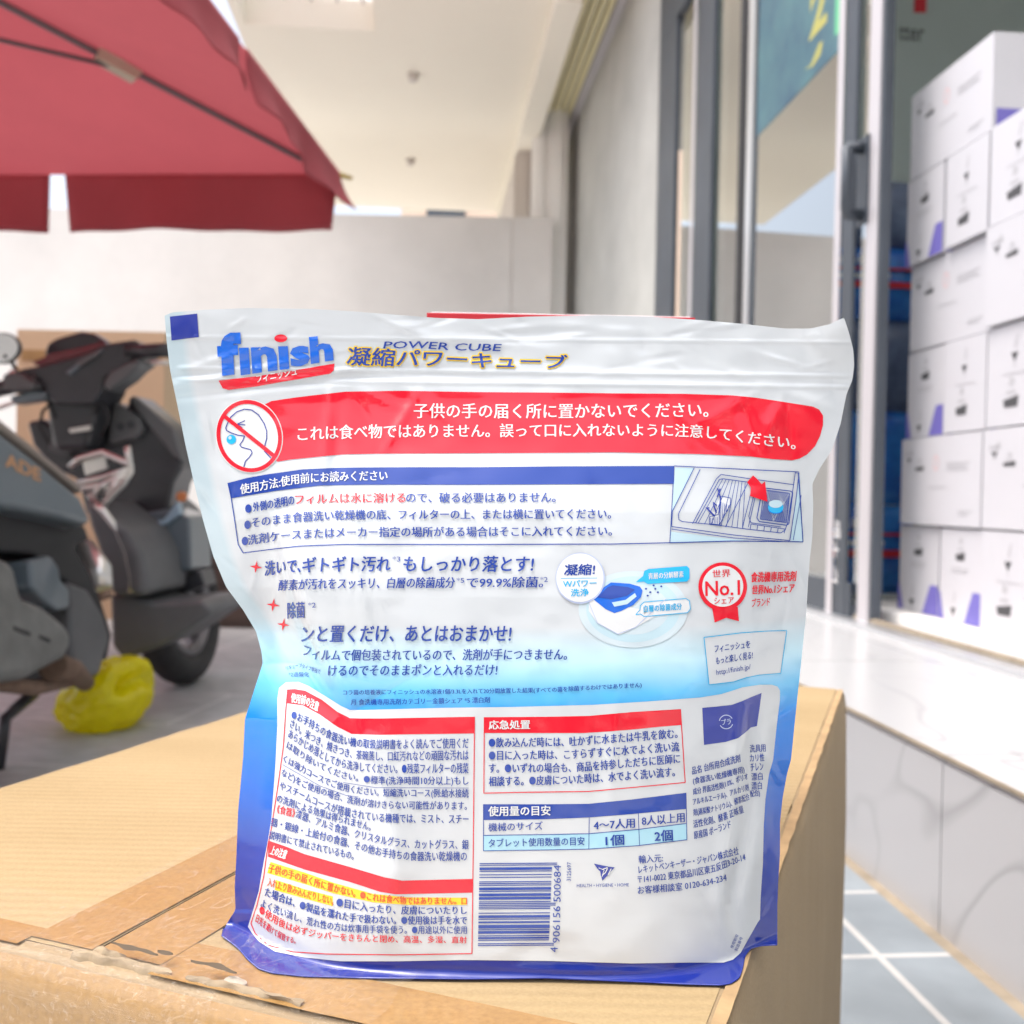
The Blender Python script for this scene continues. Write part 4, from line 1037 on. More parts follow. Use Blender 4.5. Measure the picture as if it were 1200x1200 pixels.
def film(name, col, rough=.13, coat=.4):
    return mat(name, col, rough, coat=.35, spec=.5)
WHITE=(.565,.60,.625)
M_film = bpy.data.materials.new('pouch_film'); M_film.use_nodes = True
t = M_film.node_tree; b = t.nodes['Principled BSDF']; b.inputs['Roughness'].default_value=.11; b.inputs['Specular IOR Level'].default_value=.6; b.inputs['Coat Weight'].default_value=.4; b.inputs['Coat Roughness'].default_value=.05
at_n = t.nodes.new('ShaderNodeAttribute'); at_n.attribute_name = 'art'      # x,y of the printed artwork
sx = t.nodes.new('ShaderNodeSeparateXYZ'); t.links.new(at_n.outputs['Vector'], sx.inputs[0])
cr = t.nodes.new('ShaderNodeValToRGB'); e = cr.color_ramp.elements
def stops(cr, lst):
    e = cr.color_ramp.elements
    e[0].position, e[0].color = lst[0][0], (*lst[0][1],1); e[1].position, e[1].color = lst[-1][0], (*lst[-1][1],1)
    for p, c in lst[1:-1]: q = e.new(p); q.color = (*c,1)
yn = lambda y: (y-360)/800
stops(cr, [(0,WHITE),(yn(735),WHITE),(yn(775),(.50,.74,.84)),(yn(812),(.12,.50,.82)),(yn(850),(.0,.22,.74)),(yn(930),(.0,.13,.58)),(yn(1000),(.005,.05,.38)),(yn(1080),(.012,.035,.30)),(1,(.015,.03,.27))])
t.links.new(sx.outputs['Y'], cr.inputs[0])
mg = t.nodes.new('ShaderNodeMapRange'); mg.inputs[1].default_value=0; mg.inputs[2].default_value=.012; mg.inputs[3].default_value=1; mg.inputs[4].default_value=0   # clear seal margin
t.links.new(sx.outputs['Z'], mg.inputs[0])
mx = t.nodes.new('ShaderNodeMix'); mx.data_type='RGBA'; mx.blend_type='MULTIPLY'; mx.inputs[7].default_value=(.80,.93,.97,1)
t.links.new(mg.outputs[0], mx.inputs[0]); t.links.new(cr.outputs[0], mx.inputs[6]); t.links.new(mx.outputs[2], b.inputs['Base Color'])

gx, gy = G[..., 0], G[..., 1]
PF = surf(gx, gy); NF = normals(gx, gy)
base = Vector((PF[-1, NU//2])); base.z = ZT
pouch = empty('detergent_pouch', base, 'tall white and blue stand-up pouch covered in printed text, standing on the tan carton', 'pouch')
# back of the pouch: mirror bulge behind the seam plane
PB = CON + rayn(gx, gy)*(np.maximum(YM, depth(gx, gy)+.0008))[..., None]
ub = (2*U[..., 0]-1); vb = V[..., 0]
bul = .034*(1-np.abs(ub)**3)*np.clip((vb-.06)*2.2, 0, 1)**.8
PB[..., 1] += bul; PB[..., 2] = np.maximum(PB[..., 2], ZT+.0003)
PB[:, 0] = PF[:, 0]; PB[:, -1] = PF[:, -1]; PB[0] = PF[0]
PB[-1, :, 1] = np.maximum(PB[-1, :, 1], PF[-1, :, 1]+.0005)
allv = np.concatenate([PF.reshape(-1, 3), PB.reshape(-1, 3)])
n0 = (NU+1)*(NV+1); I = np.arange(n0).reshape(NV+1, NU+1)
fq = np.stack([I[:-1, :-1], I[1:, :-1], I[1:, 1:], I[:-1, 1:]], -1).reshape(-1, 4)
bq = fq[:, ::-1] + n0
bt = np.stack([I[-1, :-1], I[-1, :-1]+n0, I[-1, 1:]+n0, I[-1, 1:]], -1)
fac = np.concatenate([fq, bq, bt])
me = bpy.data.meshes.new('pouch_film'); me.from_pydata(allv.tolist(), [], fac.tolist()); me.materials.append(M_film)
art = me.attributes.new('art', 'FLOAT_VECTOR', 'POINT')
edge = np.minimum(np.minimum(U[..., 0], 1-U[..., 0])*np.ones_like(gx)*.72*1.0, 1)
# seal-margin coordinate: distance to the side edges in px / 800
mar = (gx-np.interp(gy, lt[:,1], lt[:,0])-17)/800
ya_ = (gy+14*np.abs(ub)**3-360)/800
a3 = np.stack([(gx-200)/800, ya_, mar], -1).reshape(-1, 3)
a3 = np.concatenate([a3, a3])
art.data.foreach_set('vector', a3.astype(np.float32).ravel())
for p_ in me.polygons: p_.use_smooth = True
vn = [tuple(v) for v in NF.reshape(-1, 3)] + [(0, 1, 0)]*0
film_o = link('pouch_film', me, pouch)

# ------------------------------------------------------------------ printed artwork
NAVY=(.022,.060,.33); NAVY2=(.028,.045,.30); RED=(.72,.012,.03); CYAN=(.02,.42,.76); PCY=(.36,.62,.73); YEL=(.90,.62,.02); ORED=(.75,.09,.02); LAV=(.45,.52,.72)
COLS = dict(navy=NAVY, navy2=NAVY2, red=RED, cyan=CYAN, pcy=PCY, yel=YEL, ored=ORED, lav=LAV, white=(.68,.70,.71), panel=(.575,.605,.625), pale=(.47,.64,.71), pale2=(.55,.65,.70), blue=(.012,.13,.62), bright=(.005,.24,.74), grey=(.45,.48,.52), box=(.60,.63,.65))
def ink(c): return film('ink_'+c, COLS[c])
def cutgrid(co, pl, step):
    bm = bmesh.new(); vs = [bm.verts.new((float(c[0]), float(c[1]), 0)) for c in co]
    for f in pl:
        try: bm.faces.new([vs[i] for i in f])
        except ValueError: pass
    for ax in (0, 1):
        n = Vector((1,0,0)) if ax == 0 else Vector((0,1,0)); q = float(co[:,ax].min())+step; hi = float(co[:,ax].max())
        # cut only the columns that are crossed
        while q < hi:
            fs = [f for f in bm.faces if min(v.co[ax] for v in f.verts) < q-1e-5 and max(v.co[ax] for v in f.verts) > q+1e-5] if ax == 1 else bm.faces[:]
            if fs:
                g = set(fs)
                for f in fs: g.update(f.edges); g.update(f.verts)
                bmesh.ops.bisect_plane(bm, geom=list(g), plane_co=n*q, plane_no=n, dist=1e-6)
            q += step
    bm.verts.index_update()
    r = np.array([(v.co.x, v.co.y) for v in bm.verts]), [tuple(v.index for v in f.verts) for f in bm.faces]
    bm.free(); return r
class Art:
    def __init__(s, name): s.name = name; s.v = []; s.l = []; s.f = []; s.m = []; s.mats = []
    def add(s, pts, faces, c, layer):
        k = len(s.v); s.v += [tuple(p) for p in pts]; s.l += [layer]*len(pts)
        if c not in s.mats: s.mats.append(c)
        mi = s.mats.index(c)
        for f in faces: s.f.append(tuple(k+i for i in f)); s.m.append(mi)
    def fill(s, pts, c, layer=1, step=5):
        bm = bmesh.new(); vs = [bm.verts.new((p[0], p[1], 0)) for p in pts]
        try: f = bm.faces.new(vs)
        except ValueError: bm.free(); return
        bmesh.ops.triangulate(bm, faces=[f])
        xs_ = [p[0] for p in pts]; ys_ = [p[1] for p in pts]
        for ax, lo, hi in ((0, min(xs_), max(xs_)), (1, min(ys_), max(ys_))):
            n = Vector((1,0,0)) if ax == 0 else Vector((0,1,0)); q = math.floor(lo/step)*step+step
            while q < hi:
                bmesh.ops.bisect_plane(bm, geom=bm.verts[:]+bm.edges[:]+bm.faces[:], plane_co=n*q, plane_no=n, dist=1e-4); q += step
        bm.verts.index_update()
        s.add([(v.co.x, v.co.y) for v in bm.verts], [[v.index for v in f.verts] for f in bm.faces], c, layer); bm.free()
    def line(s, pts, c, w=1.2, layer=3, closed=False, step=6):
        P = A2(pts if not closed else list(pts)+[pts[0]]); d = np.r_[0, np.cumsum(np.hypot(*np.diff(P, axis=0).T))]
        t = np.unique(np.r_[d, np.linspace(0, d[-1], max(2, int(d[-1]/step)))]) 
        Q = np.c_[np.interp(t, d, P[:,0]), np.interp(t, d, P[:,1])]
        T = np.gradient(Q, axis=0); T /= np.maximum(np.hypot(*T.T)[:, None], 1e-9); N_ = np.c_[-T[:,1], T[:,0]]
        a = Q+N_*w/2; b = Q-N_*w/2; n = len(Q)
        s.add(np.r_[a, b], [(i, i+1, n+i+1, n+i) for i in range(n-1)], c, layer)
    def ell(s, cx, cy, rx, ry, c, layer=2, n=48): s.fill(circle_pts(cx, cy, rx, ry, n), c, layer)
    def ring(s, cx, cy, rx, ry, w, c, layer=3, n=64, a0=0, a1=360):
        t = np.radians(np.linspace(a0, a1, n+1)); s.line(np.c_[cx+rx*np.cos(t), cy+ry*np.sin(t)], c, w, layer)
    def text(s, body, base, h, c, bold=.0, layer=4, slant=0, res=2, h1=None):
        if bold < .045 and bold > .004 and h > 6:      # heavier strokes: the same line printed again a hair aside
            k = max(bold*h*.75, .26 if h > 10.4 else .13)
            for j, (dx, dy) in enumerate(((-1,0),(1,0)) if bold < .015 else ((-1,-.6),(1,-.6),(-1,.6),(1,.6))):
                s.text(body, [(x+dx*k, y+dy*k) for x, y in base], h, c, 0, layer+.22*(j+1), slant, res, h1)
            bold = 0
        if bold < .045: bold = 0
        co, pl = text_mesh(body, bold, res)
        if h > 7.5: co, pl = cutgrid(co, pl, 5.5*(co[:,1].max()-co[:,1].min())/h)
        mn, mx_ = co.min(0), co.max(0); tx = (co[:,0]-mn[0])/(mx_[0]-mn[0]); ty = (co[:,1]-mn[1])/(mx_[1]-mn[1])
        P = A2(base); d = np.r_[0, np.cumsum(np.hypot(*np.diff(P, axis=0).T))]
        # smooth the baseline
        tt = np.linspace(0, d[-1], 60); Q = np.c_[np.interp(tt, d, P[:,0]), np.interp(tt, d, P[:,1])]
        if len(base) > 2: Q = smoothc(Q, 10)
        d2 = np.r_[0, np.cumsum(np.hypot(*np.diff(Q, axis=0).T))]
        sl = np.clip(tx*d2[-1], 0, d2[-1]); X_ = np.interp(sl, d2, Q[:,0]); Y_ = np.interp(sl, d2, Q[:,1])
        T = np.gradient(Q, axis=0); T /= np.hypot(*T.T)[:, None]
        if len(base) > 2: pass
        Tx = np.interp(sl, d2, T[:,0]); Ty = np.interp(sl, d2, T[:,1])
        hh = h + ((h1 if h1 is not None else h)-h)*tx
        vert = abs(P[-1][0]-P[0][0]) < 20
        ux, uy = (Ty, -Tx) if vert else (Ty*.45, -np.ones_like(Ty))
        xx = X_ + ux*ty*hh + slant*ty*hh; yy = Y_ + uy*ty*hh
        s.add(np.c_[xx, yy], pl, c, layer)
    def build(s, sub=None):
        v = np.array(s.v); l = np.array(s.l)*.00009+.00010
        P = surf(v[:,0], v[:,1], l); N_ = normals(v[:,0], v[:,1])
        # keep every face turned to the viewer
        me = bpy.data.meshes.new(s.name)
        F = []
        for f in s.f:
            a = sum((v[f[i]][0]*v[f[(i+1) % len(f)]][1]-v[f[(i+1) % len(f)]][0]*v[f[i]][1]) for i in range(len(f)))
            F.append(f if a < 0 else f[::-1])
        me.from_pydata(P.tolist(), [], F); 
        for c in s.mats: me.materials.append(ink(c))
        me.polygons.foreach_set('material_index', s.m)
        for p_ in me.polygons: p_.use_smooth = True
        me.update()
        me.normals_split_custom_set_from_vertices([tuple(n) for n in N_])
        return link(s.name, me, sub or pouch)
def rrect(x0, y0, x1, y1, r):
    out = []
    for cx, cy, a in ((x1-r, y0+r, -90), (x1-r, y1-r, 0), (x0+r, y1-r, 90), (x0+r, y0+r, 180)):
        out += [(cx+r*math.cos(R(a+k*18)), cy+r*math.sin(R(a+k*18))) for k in range(6)]
    return out

# --- header
a = Art('brand_logo')
a.fill([(199,371),(231,367.5),(233,395),(201,399)], 'navy2')
a.fill([(256,446),(300,441),(345,434),(392,426),(391,434),(387,438),(345,445),(300,453),(268,457),(261,455)], 'red', 2)
a.text('f', [(256,441),(284,438)], 50, 'blue', .06, 4, h1=49)
a.text('ını', [(282,440),(339,432)], 33, 'blue', .045, 4, h1=27)
a.text('sh', [(341,431),(391,422.5)], 34, 'blue', .045, 4, h1=30)
a.ell(329, 396.5, 7.5, 4.6, 'red', 4)
a.text('フィニッシュ', [(301,449),(348,439.5)], 9, 'white', .02)
a.build()
a = Art('product_name')
kp = [(406,428),(470,429.5),(520,429.5),(572,431.5),(663,432)]
for j in range(6): a.text('凝縮パワーキューブ', [(x+2.1*math.cos(j*1.047), y+1.9*math.sin(j*1.047)) for x, y in kp], 22, 'yel', 0, 2+.12*j, .12, h1=16)
a.text('凝縮パワーキューブ', kp, 22, 'navy', .025, 4, .12, h1=16)
a.text('POWER CUBE', [(449,408.5),(490,408),(530,410.5),(586,411.5)], 8.2, 'navy', .03, 4, .25)
a.build()
# --- warning banner
a = Art('warning_banner')
a.fill([(306,476),(318,470),(345,466),(365,463.5),(405,459),(470,458),(560,459.5),(640,460),(720,461),(800,461.5),(860,463.5),(885,466),(915,470.5),(940,474.5),(953,476.5),(960,480),(964.5,487),(964.5,498),(961,511),(955,523),(946,532.5),(937,537.5),(928,539.5),(905,538),(880,535),(820,532),(720,530),(560,531),(440,531.5),(400,532.5),(340,538.5),(325,541),(300,520)], 'red', 1)
a.text('子供の手の届く所に置かないでください。', [(485,490),(660,490.5),(830,489)], 17.5, 'white', .012)
a.text('これは食べ物ではありません。誤って口に入れないように注意してください。', [(349,517),(397,514.5),(440,513.5),(590,512.5),(720,511.5),(815,512),(845,515),(870,519.5),(932,527)], 17, 'white', .012, h1=15)
rim = [(292+39.5*math.cos(R(k*6)) + 2.5*math.sin(R(k*6)), 511+43.5*math.sin(R(k*6))) for k in range(60)]
a.fill(rim, 'white', 2)
a.line([(292+36*(x-292)/39.5, 511+40*(y-511)/43.5) for x, y in rim], 'red', 4.6, 4, True)
z1 = lambda pts: [(x/4+190, y/4+360) for x, y in pts]
a.line(z1([(510,708),(480,675),(478,660),(490,615),(490,580),(478,545),(452,505),(420,482),(385,478),(350,490),(322,515),(308,540),(298,566),(302,578),(325,590),(355,600),(386,604),(378,625),(364,645),(372,656),(415,668),(422,682),(410,702),(390,722),(383,748)]), 'navy2', 1.2, 4)
a.line(z1([(352,548),(388,532)]), 'navy2', 1.1, 4); a.line(z1([(352,548),(390,552)]), 'navy2', 1.1, 4); a.line(z1([(352,548),(376,566)]), 'navy2', 1.1, 4)
a.ell(271, 515, 5.6, 5.6, 'cyan', 4, 24); a.ell(269.5, 513, 2, 2, 'pale', 5, 16)
a.line([(262,487),(292,511),(322,535)], 'red', 4.6, 5)
a.build()
# --- how to use
a = Art('instruction_panel')
top = [(267,566),(290,560),(312,556),(355,550),(400,548),(475,547.5),(560,547.5),(660,546.5),(790,546)]
bot = [(790,567),(660,567.5),(550,568),(425,568),(375,569),(325,575),(300,579),(271,584)]
a.fill(top+bot, 'navy', 1)
a.text('使用方法:使用前にお読みください', [(282,579.5),(320,572.5),(350,566.5),(400,564),(454,563)], 12, 'white', .012)
a.line([(267,566),(271,584),(275,610),(279,638),(285,648),(320,643.5),(350,640),(400,638),(550,638),(720,637.5),(785,636),(857,634),(941,635)], 'navy', 1.1, 2)
a.line([(790,546),(785,636)], 'navy', .8, 2); a.line([(790,546),(840,548.5),(936,553),(941,635)], 'navy', 1.0, 4)
for x, y in ((291,596),(290,615),(287,634)): a.ell(x, y, 3.8, 5, 'navy', 3, 20)
a.text('外側の透明の', [(297,600),(345,591.5)], 11, 'navy', .006, 4, h1=12)
a.text('フィルムは水に溶ける', [(346,591.3),(400,589.5),(475,589)], 12, 'red', .006)
a.text('ので、破る必要はありません。', [(476,589),(560,589),(651,588.5)], 12, 'navy', .006)
a.text('そのまま食器洗い乾燥機の底、フィルターの上、または横に置いてください。', [(295,619),(320,615),(355,611),(407,609),(550,608.5),(716,608)], 12, 'navy', .006)
a.text('洗剤ケースまたはメーカー指定の場所がある場合はそこに入れてください。', [(291,639),(337,632.5),(400,629.5),(550,629),(717,628)], 12, 'navy', .006)
inst = a.build()
a = Art('dishwasher_drawing')
z6 = lambda pts: [(x/4+720, y/4+530) for x, y in pts]
a.fill(z6([(284,72),(372,73),(270,278),(262,350),(262,422)]), 'pale', 1); a.fill(z6([(868,100),(884,418),(826,414)]), 'pale', 1); a.fill(z6([(264,372),(560,408),(640,412),(263,424)]), 'pale', 1)
ln = lambda pts, w=.9, c='navy', l=4: a.line(z6(pts), c, w, l)
ln([(374,73),(272,276),(268,348),(560,388),(822,414),(850,230),(866,96)]); ln([(268,360),(560,402),(820,420)], .8); ln([(862,100),(884,420)]); ln([(846,96),(862,98)]); ln([(838,412),(876,200)], .7)
ln([(402,80),(300,290),(302,315),(318,325),(445,337),(620,360),(780,378),(800,365),(812,330),(836,180),(848,96)])
ln([(366,335),(478,125),(500,104),(620,122),(840,152)]); ln([(380,332),(492,128),(508,124),(625,140)])
for k in range(8): ln([(508+k*15, 126+k*2.2), (392+k*30 if k < 3 else 425+k*25, 334+k*3.6)], .7)
ln([(628,140),(520,350)], .8); ln([(645,170),(600,355)], .8); ln([(668,175),(628,350)], .8)
a.fill(z6([(500,205),(545,215),(543,245),(492,340),(445,334),(447,302),(492,290)]), 'white', 3)
ln([(500,205),(545,215),(543,245),(492,340),(445,334),(447,302),(492,290),(500,205)], .8, 'navy', 5); ln([(492,290),(492,340)], .8, 'navy', 5)
for k in range(5): ln([(452+k*8, 308-k*1),(452+k*8, 332+k)], .6, 'navy', 5); ln([(500+k*9, 232+k*4),(498+k*8, 318-k*10)], .6, 'navy', 5)
ln([(490,288),(498,215),(484,168)], 1.6, 'navy2', 5); ln([(470,300),(430,258),(445,262)], 2, 'navy2', 5); ln([(478,285),(462,235),(480,250)], 1.8, 'navy2', 5); ln([(482,210),(496,170)], 1.6, 'navy2', 5)
ln([(708,168),(826,182),(836,190),(818,335),(806,342),(680,325),(668,308),(690,190),(708,168)], 1.1)
ln([(714,178),(822,192),(806,330),(684,314),(700,192),(714,178)], .8)
def cp_(q, x, y): # point inside the small rack
    A_, B_, C_, D_ = (714,178),(822,192),(806,330),(684,314)
    return tuple((A_[i]*(1-x)+B_[i]*x)*(1-y)+(D_[i]*(1-x)+C_[i]*x)*y for i in (0, 1))
for k in range(1, 13):
    q = k/13
    ln([cp_(0, q, 0), cp_(0, min(1, q+.5), min(1, (1-q)/.5*.5 if q > .5 else 1))], .5); ln([cp_(0, q, 0), cp_(0, max(0, q-.5), min(1, q/.5*1 if q < .5 else 1))], .5)
    ln([cp_(0, 0, q), cp_(0, min(1, (1-q)*.5), 1)], .5); ln([cp_(0, 1, q), cp_(0, max(0, 1-(1-q)*.5), 1)], .5)
ln([(660,172),(630,300),(640,330),(780,350)], .8); ln([(640,336),(800,360)], .8)
for k in range(6): ln([(640+k*32, 338+k*4),(636+k*32, 362+k*3.5)], .8)
a.ell(909, 594.5, 9, 7.5, 'cyan', 5, 28); a.ell(909, 590.5, 8, 4.6, 'pale', 6, 24); a.line(circle_pts(909, 597, 8, 4.5, 16, 10, 170), 'bright', 1.2, 6)
a.fill(z6([(622,140),(650,108),(672,128),(690,150),(706,136),(718,232),(636,205),(660,186),(640,166)]), 'red', 6)
a.build()
# --- benefits
a = Art('benefit_text')
def star(x, y, r): a.fill([(x+(r if k % 2 == 0 else r*.28)*math.sin(k*math.pi/4+.15), y-(r if k % 2 == 0 else r*.28)*math.cos(k*math.pi/4+.15)) for k in range(8)], 'red', 3)
star(300, 664.5, 7.5); star(320, 709, 8); star(332, 732, 7.5)
a.text('洗いで、', [(310,675),(330,672.5),(352,671)], 17, 'navy', .025, 4, .10); a.text('ギトギト汚れ', [(354,671),(400,670),(457,669.3)], 18, 'navy', .025, 4, .10)
a.text('もしっかり落とす!', [(472,670),(624,670)], 18.5, 'navy', .025, 4, .12)
a.text('酵素が汚れをスッキリ、白層の除菌成分', [(326,692.5),(375,690.5),(450,689.5),(532,689)], 13, 'navy', .008, 4, .12)
a.text('で99.9%除菌。', [(546,689),(636,688.5)], 13, 'navy', .012, 4, .12)
for x, y, s in ((460,658,'*3'),(535,683,'*5'),(633,682,'*2'),(361,712,'*2')): a.text(s, [(x, y), (x+9, y)], 6, 'navy', 0)
a.text('除菌', [(337,725),(357,724)], 19, 'navy', .02, 4)
a.text('ンと置くだけ、あとはおまかせ!', [(353,753),(372,752.5),(450,752),(598,752)], 19, 'navy', .025, 4, .10)
a.text('フィルムで個包装されているので、洗剤が手につきません。', [(354,768),(372,775.5),(390,774.5),(547,774),(664,773.5)], 13.5, 'navy', .008, 4, .10)
a.text('けるのでそのままポンと入れるだけ!', [(384,792.5),(450,792),(582,791.5)], 13.5, 'navy', .012, 4, .10)
a.text('コラ菌の培養液にフィニッシュの水溶液1個/3.3Lを入れて20分間放置した結果(すべての菌を除菌するわけではありません)', [(402,815.5),(550,814),(645,812.5),(752,806.5)], 7, 'navy', .006)
a.text('月 食洗機専用洗剤カテゴリー金額シェア *5 漂白剤', [(411,826.5),(532,824.5),(574,823.5)], 7, 'navy', .006)
a.text('*1キューブタイプ単独で', [(335,786),(350,782),(375,790)], 5.5, 'navy', 0); a.text('*2過酸化', [(338,793),(362,793)], 5.5, 'navy', 0)
a.build()
a = Art('tablet_drawing')
for k, c in ((1.0,'pale2'),(.86,'pale'),(.66,'pale2')): a.ell(742, 714, 64*k, 45*k, c, 1+.4*(1-k)*3)
a.fill([(690,702),(700,698),(720,708),(760,716),(781,700),(768,722),(745,735),(726,744),(700,730),(690,716)], 'white', 3); a.line([(690,706),(700,730),(724,743),(745,735),(780,702)], 'lav', .8, 4)
a.fill([(695,702),(708,688),(716,682.5),(738,684),(750,687.5),(753,692),(751,700),(742,709),(728,716),(720,718.5),(710,714)], 'blue', 4)
a.fill([(700,700),(712,688),(718,686),(736,688),(744,691),(735,698),(716,702)], 'navy', 5); a.fill([(717,706),(733,703),(744,695),(746,699),(735,708),(720,711)], 'pale', 5)
for x, y in ((757,690),(762,694),(768,690),(775,687),(771,694),(759,698),(766,686)): a.ell(x, y, 1.3, 1.1, 'navy', 4, 10)
a.fill(z6([(160,547),(340,533),(352,545),(352,592),(340,606),(156,617),(138,606),(100,609),(134,580),(140,556)]), 'cyan', 3)
a.text('青層の分解酵素', [(760,679),(801,676.5)], 7.5, 'white', .01)
c2 = z6([(140,702),(335,686),(352,696),(356,735),(342,752),(140,770),(122,758),(100,762),(120,738),(122,718)])
a.fill(c2, 'white', 3); a.line(c2, 'cyan', .9, 4, True); a.text('白層の除菌成分', [(754.5,717.5),(799,714.5)], 8, 'cyan', .02)
a.ell(680, 677.5, 29, 30, 'lav', 5); a.ell(679.6, 677, 27.6, 28.6, 'white', 6)
a.text('凝縮!', [(661,674.5),(696.5,673.5)], 13, 'navy', .03, 7, .1); a.line([(657,677.8),(700,677.3)], 'cyan', .6, 7)
a.text('Wパワー', [(660,688),(699,687)], 8, 'cyan', .02, 7); a.text('洗浄', [(669,699),(690,698.5)], 9, 'cyan', .02, 7)
a.build()
a = Art('share_rosette')
a.fill([(834.5,712),(837.5,729.5),(851,724),(866,728),(864.5,711)], 'red', 2); a.ell(847, 687.5, 28.5, 28.5, 'red', 3); a.ell(847, 687, 24, 24, 'white', 4)
a.text('世界', [(835,677),(856,676)], 9, 'red', .01, 5); a.text('No.1', [(827,698.5),(867,697)], 17, 'red', .03, 5); a.text('シェア', [(837,708),(860,707)], 7.5, 'red', .01, 5)
a.text('食洗機専用洗剤', [(880,682.5),(932.5,681)], 12, 'red', .015, 5, .1); a.text('世界No.1シェア', [(881,697),(930.5,694.5)], 11, 'red', .015, 5, .1); a.text('ブランド', [(881,711.5),(902,709.5)], 10, 'red', .015, 5, .1)
a.build()
a = Art('web_address_box')
bx = [(825,747),(870,741.5),(900,739.5),(922,739),(915,789),(890,791),(875,794),(860,799),(831,802.5)]
a.fill(bx, 'box', 1); a.line(bx, 'cyan', .9, 3, True)
a.text('フィニッシュを', [(837.5,765),(858,762),(879,759.5)], 9, 'navy', .006, 4, .08); a.text('もっと楽しく見る!', [(839,779),(860,775.5),(882,772)], 9, 'navy', .006, 4, .08); a.text('http://finish.jp/', [(840,793),(860,789.5),(880,786)], 8, 'navy', .004, 4)
a.build()
# --- lower information panel
a = Art('lower_panel')
a.fill([(325,818),(327,806),(335,799.5),(350,799),(362,804),(380,815),(400,827.5),(410,832),(425,832),(480,830.5),(520,829.5),(600,828.5),(695,826),(760,822),(820,817.5),(845,813.5),(858,809.5),(870,805.5),(890,802.5),(905,802.5),(911,804.5),(914,809),(914,820),(912,836),(910,852),(906,890),(901,908),(897,936),(895,968),(894,1012),(891.5,1050),(890.6,1077.5),(888,1081),(875,1087),(873,1097),(868,1116.5),(859,1124.5),(848,1128),(805,1128),(740,1129),(640,1126),(540,1125),(463,1126.5),(399,1126.5),(357,1122),(322,1115),(303,1103),(295,1093),(290.5,1086),(294,1075),(303,1045),(309,1010),(314,985),(318,960),(322.5,900),(325,850)], 'panel', 1)
lowp = a.build()
a = Art('directions_panel')
a.fill([(337,808),(345,807.5),(357.5,809.5),(377,820),(395,834),(410,841.5),(425,842),(445,842),(556,840),(556,859.5),(445,861),(412,860),(395,851.5),(375,837.5),(355,826.5),(336,824)], 'red', 2)
a.line([(337,808),(335,830),(332,875),(325,925),(318,970),(314,990),(309,1027),(301,1061),(294,1082),(299,1094),(314,1107.5),(343,1115.5),(383,1118),(463,1119),(553,1117.5),(555,960),(556,840)], 'red', 1.1, 3)
a.text('使用前の注意', [(341,823),(356,825.5),(372,834)], 11, 'white', .015)
tx = lambda b_, base, h=12, c='navy', h1=None, bold=.005: a.text(b_, base, h, c, bold, 4, h1=h1)
tx('●お手持ちの食器洗い機の取扱説明書をよく読んでご使用くだ', [(341,842),(355,847),(372,859),(392,870),(412,875.5),(445,878),(549,877)], 10, h1=12.5)
tx('さい。米つき、焼きつき、茶碗蒸し、口紅汚れなどの頑固な汚れは', [(339,852),(357,865),(380,878),(410,889.5),(445,892),(549,891)], 10, h1=12.5)
tx('あらかじめ落としてから洗浄してください。●残菜フィルターの残菜', [(337,864),(362,881),(385,895),(410,903),(445,906.5),(549,906.5)], 10, h1=12.5)
tx('は取り除いてください。●標準(洗浄時間10分以上)もし', [(335,878),(357,894),(380,906),(402,915),(440,921),(549,921.5)], 10, h1=12)
a.line([(402,917),(440,923),(549,923.5)], 'navy', .5, 4); a.line([(331,896),(375,921),(405,932),(420,934)], 'navy', .5, 4)
tx('くは強力コースでご使用ください。短縮洗いコース(例:給水接続', [(331,894),(350,905),(375,919),(405,930),(440,935),(549,936.5)], 10, h1=12)
tx('など)をご使用の場合、洗剤が溶けきらない可能性があります。', [(329,910),(355,925),(385,936.5),(410,944),(445,949.5),(547,951)], 10, h1=12)
tx('やスチームコースが搭載されている機種では、ミスト、スチー', [(327,925),(345,932.5),(370,945),(405,957),(445,964),(549,965.5)], 10, h1=11.5)
tx('の洗剤による効果は得られません。', [(324,940),(355,951),(390,962.5),(434,974)], 10)
tx('《食器》', [(324,953),(345,958)], 10, 'red'); tx('漆器、アルミ食器、クリスタルグラス、カットグラス、銀', [(346,958),(377,970),(410,980.5),(445,989.5),(477,994.5),(549,995.5)], 10, h1=11.5)
tx('器・銀線・上絵付の食器、その他お手持ちの食器洗い乾燥機の', [(317,967.5),(343,975.5),(378,985),(410,994),(450,1005),(480,1009),(547,1009)], 10, h1=11.5)
tx('説明書にて禁止されているもの。', [(315,983),(338,989.5),(378,999.5),(414,1008)], 10)
a.build()
a = Art('caution_panel')
a.fill([(314.5,985),(335,992),(357,1001),(410,1016),(450,1028),(471,1032),(510,1031),(554.5,1030),(554,1046),(510,1047),(463,1048),(445,1045),(410,1033.5),(357,1019),(314,1004)], 'red', 2)
a.text('上の注意', [(316,1001),(334,1007)], 11, 'white', .015)
a.fill([(317,1010),(357,1022.5),(391,1034.5),(437,1047.5),(477,1051.5),(547,1052),(547,1060.5),(477,1060.5),(437,1057.5),(391,1047),(357,1036),(313,1023)], 'yel', 2)
a.fill([(323,1031),(357,1042),(390,1050.5),(390,1062),(357,1053),(322,1043)], 'yel', 2)
tx('子供の手の届く所に置かない。●これは食べ物ではありません。口', [(314,1022),(335,1028),(357,1035),(391,1046),(437,1056.5),(477,1060),(547,1060)], 10.5, 'ored', 8.5, .012)
tx('入れたり飲み込んだりしない。', [(313,1038),(357,1052),(390,1061)], 10, 'ored', 10, .012)
tx('●目に入ったり、皮膚についたりし', [(394,1062.5),(437,1070),(477,1072),(547,1071.5)], 11, 'navy', 9.5)
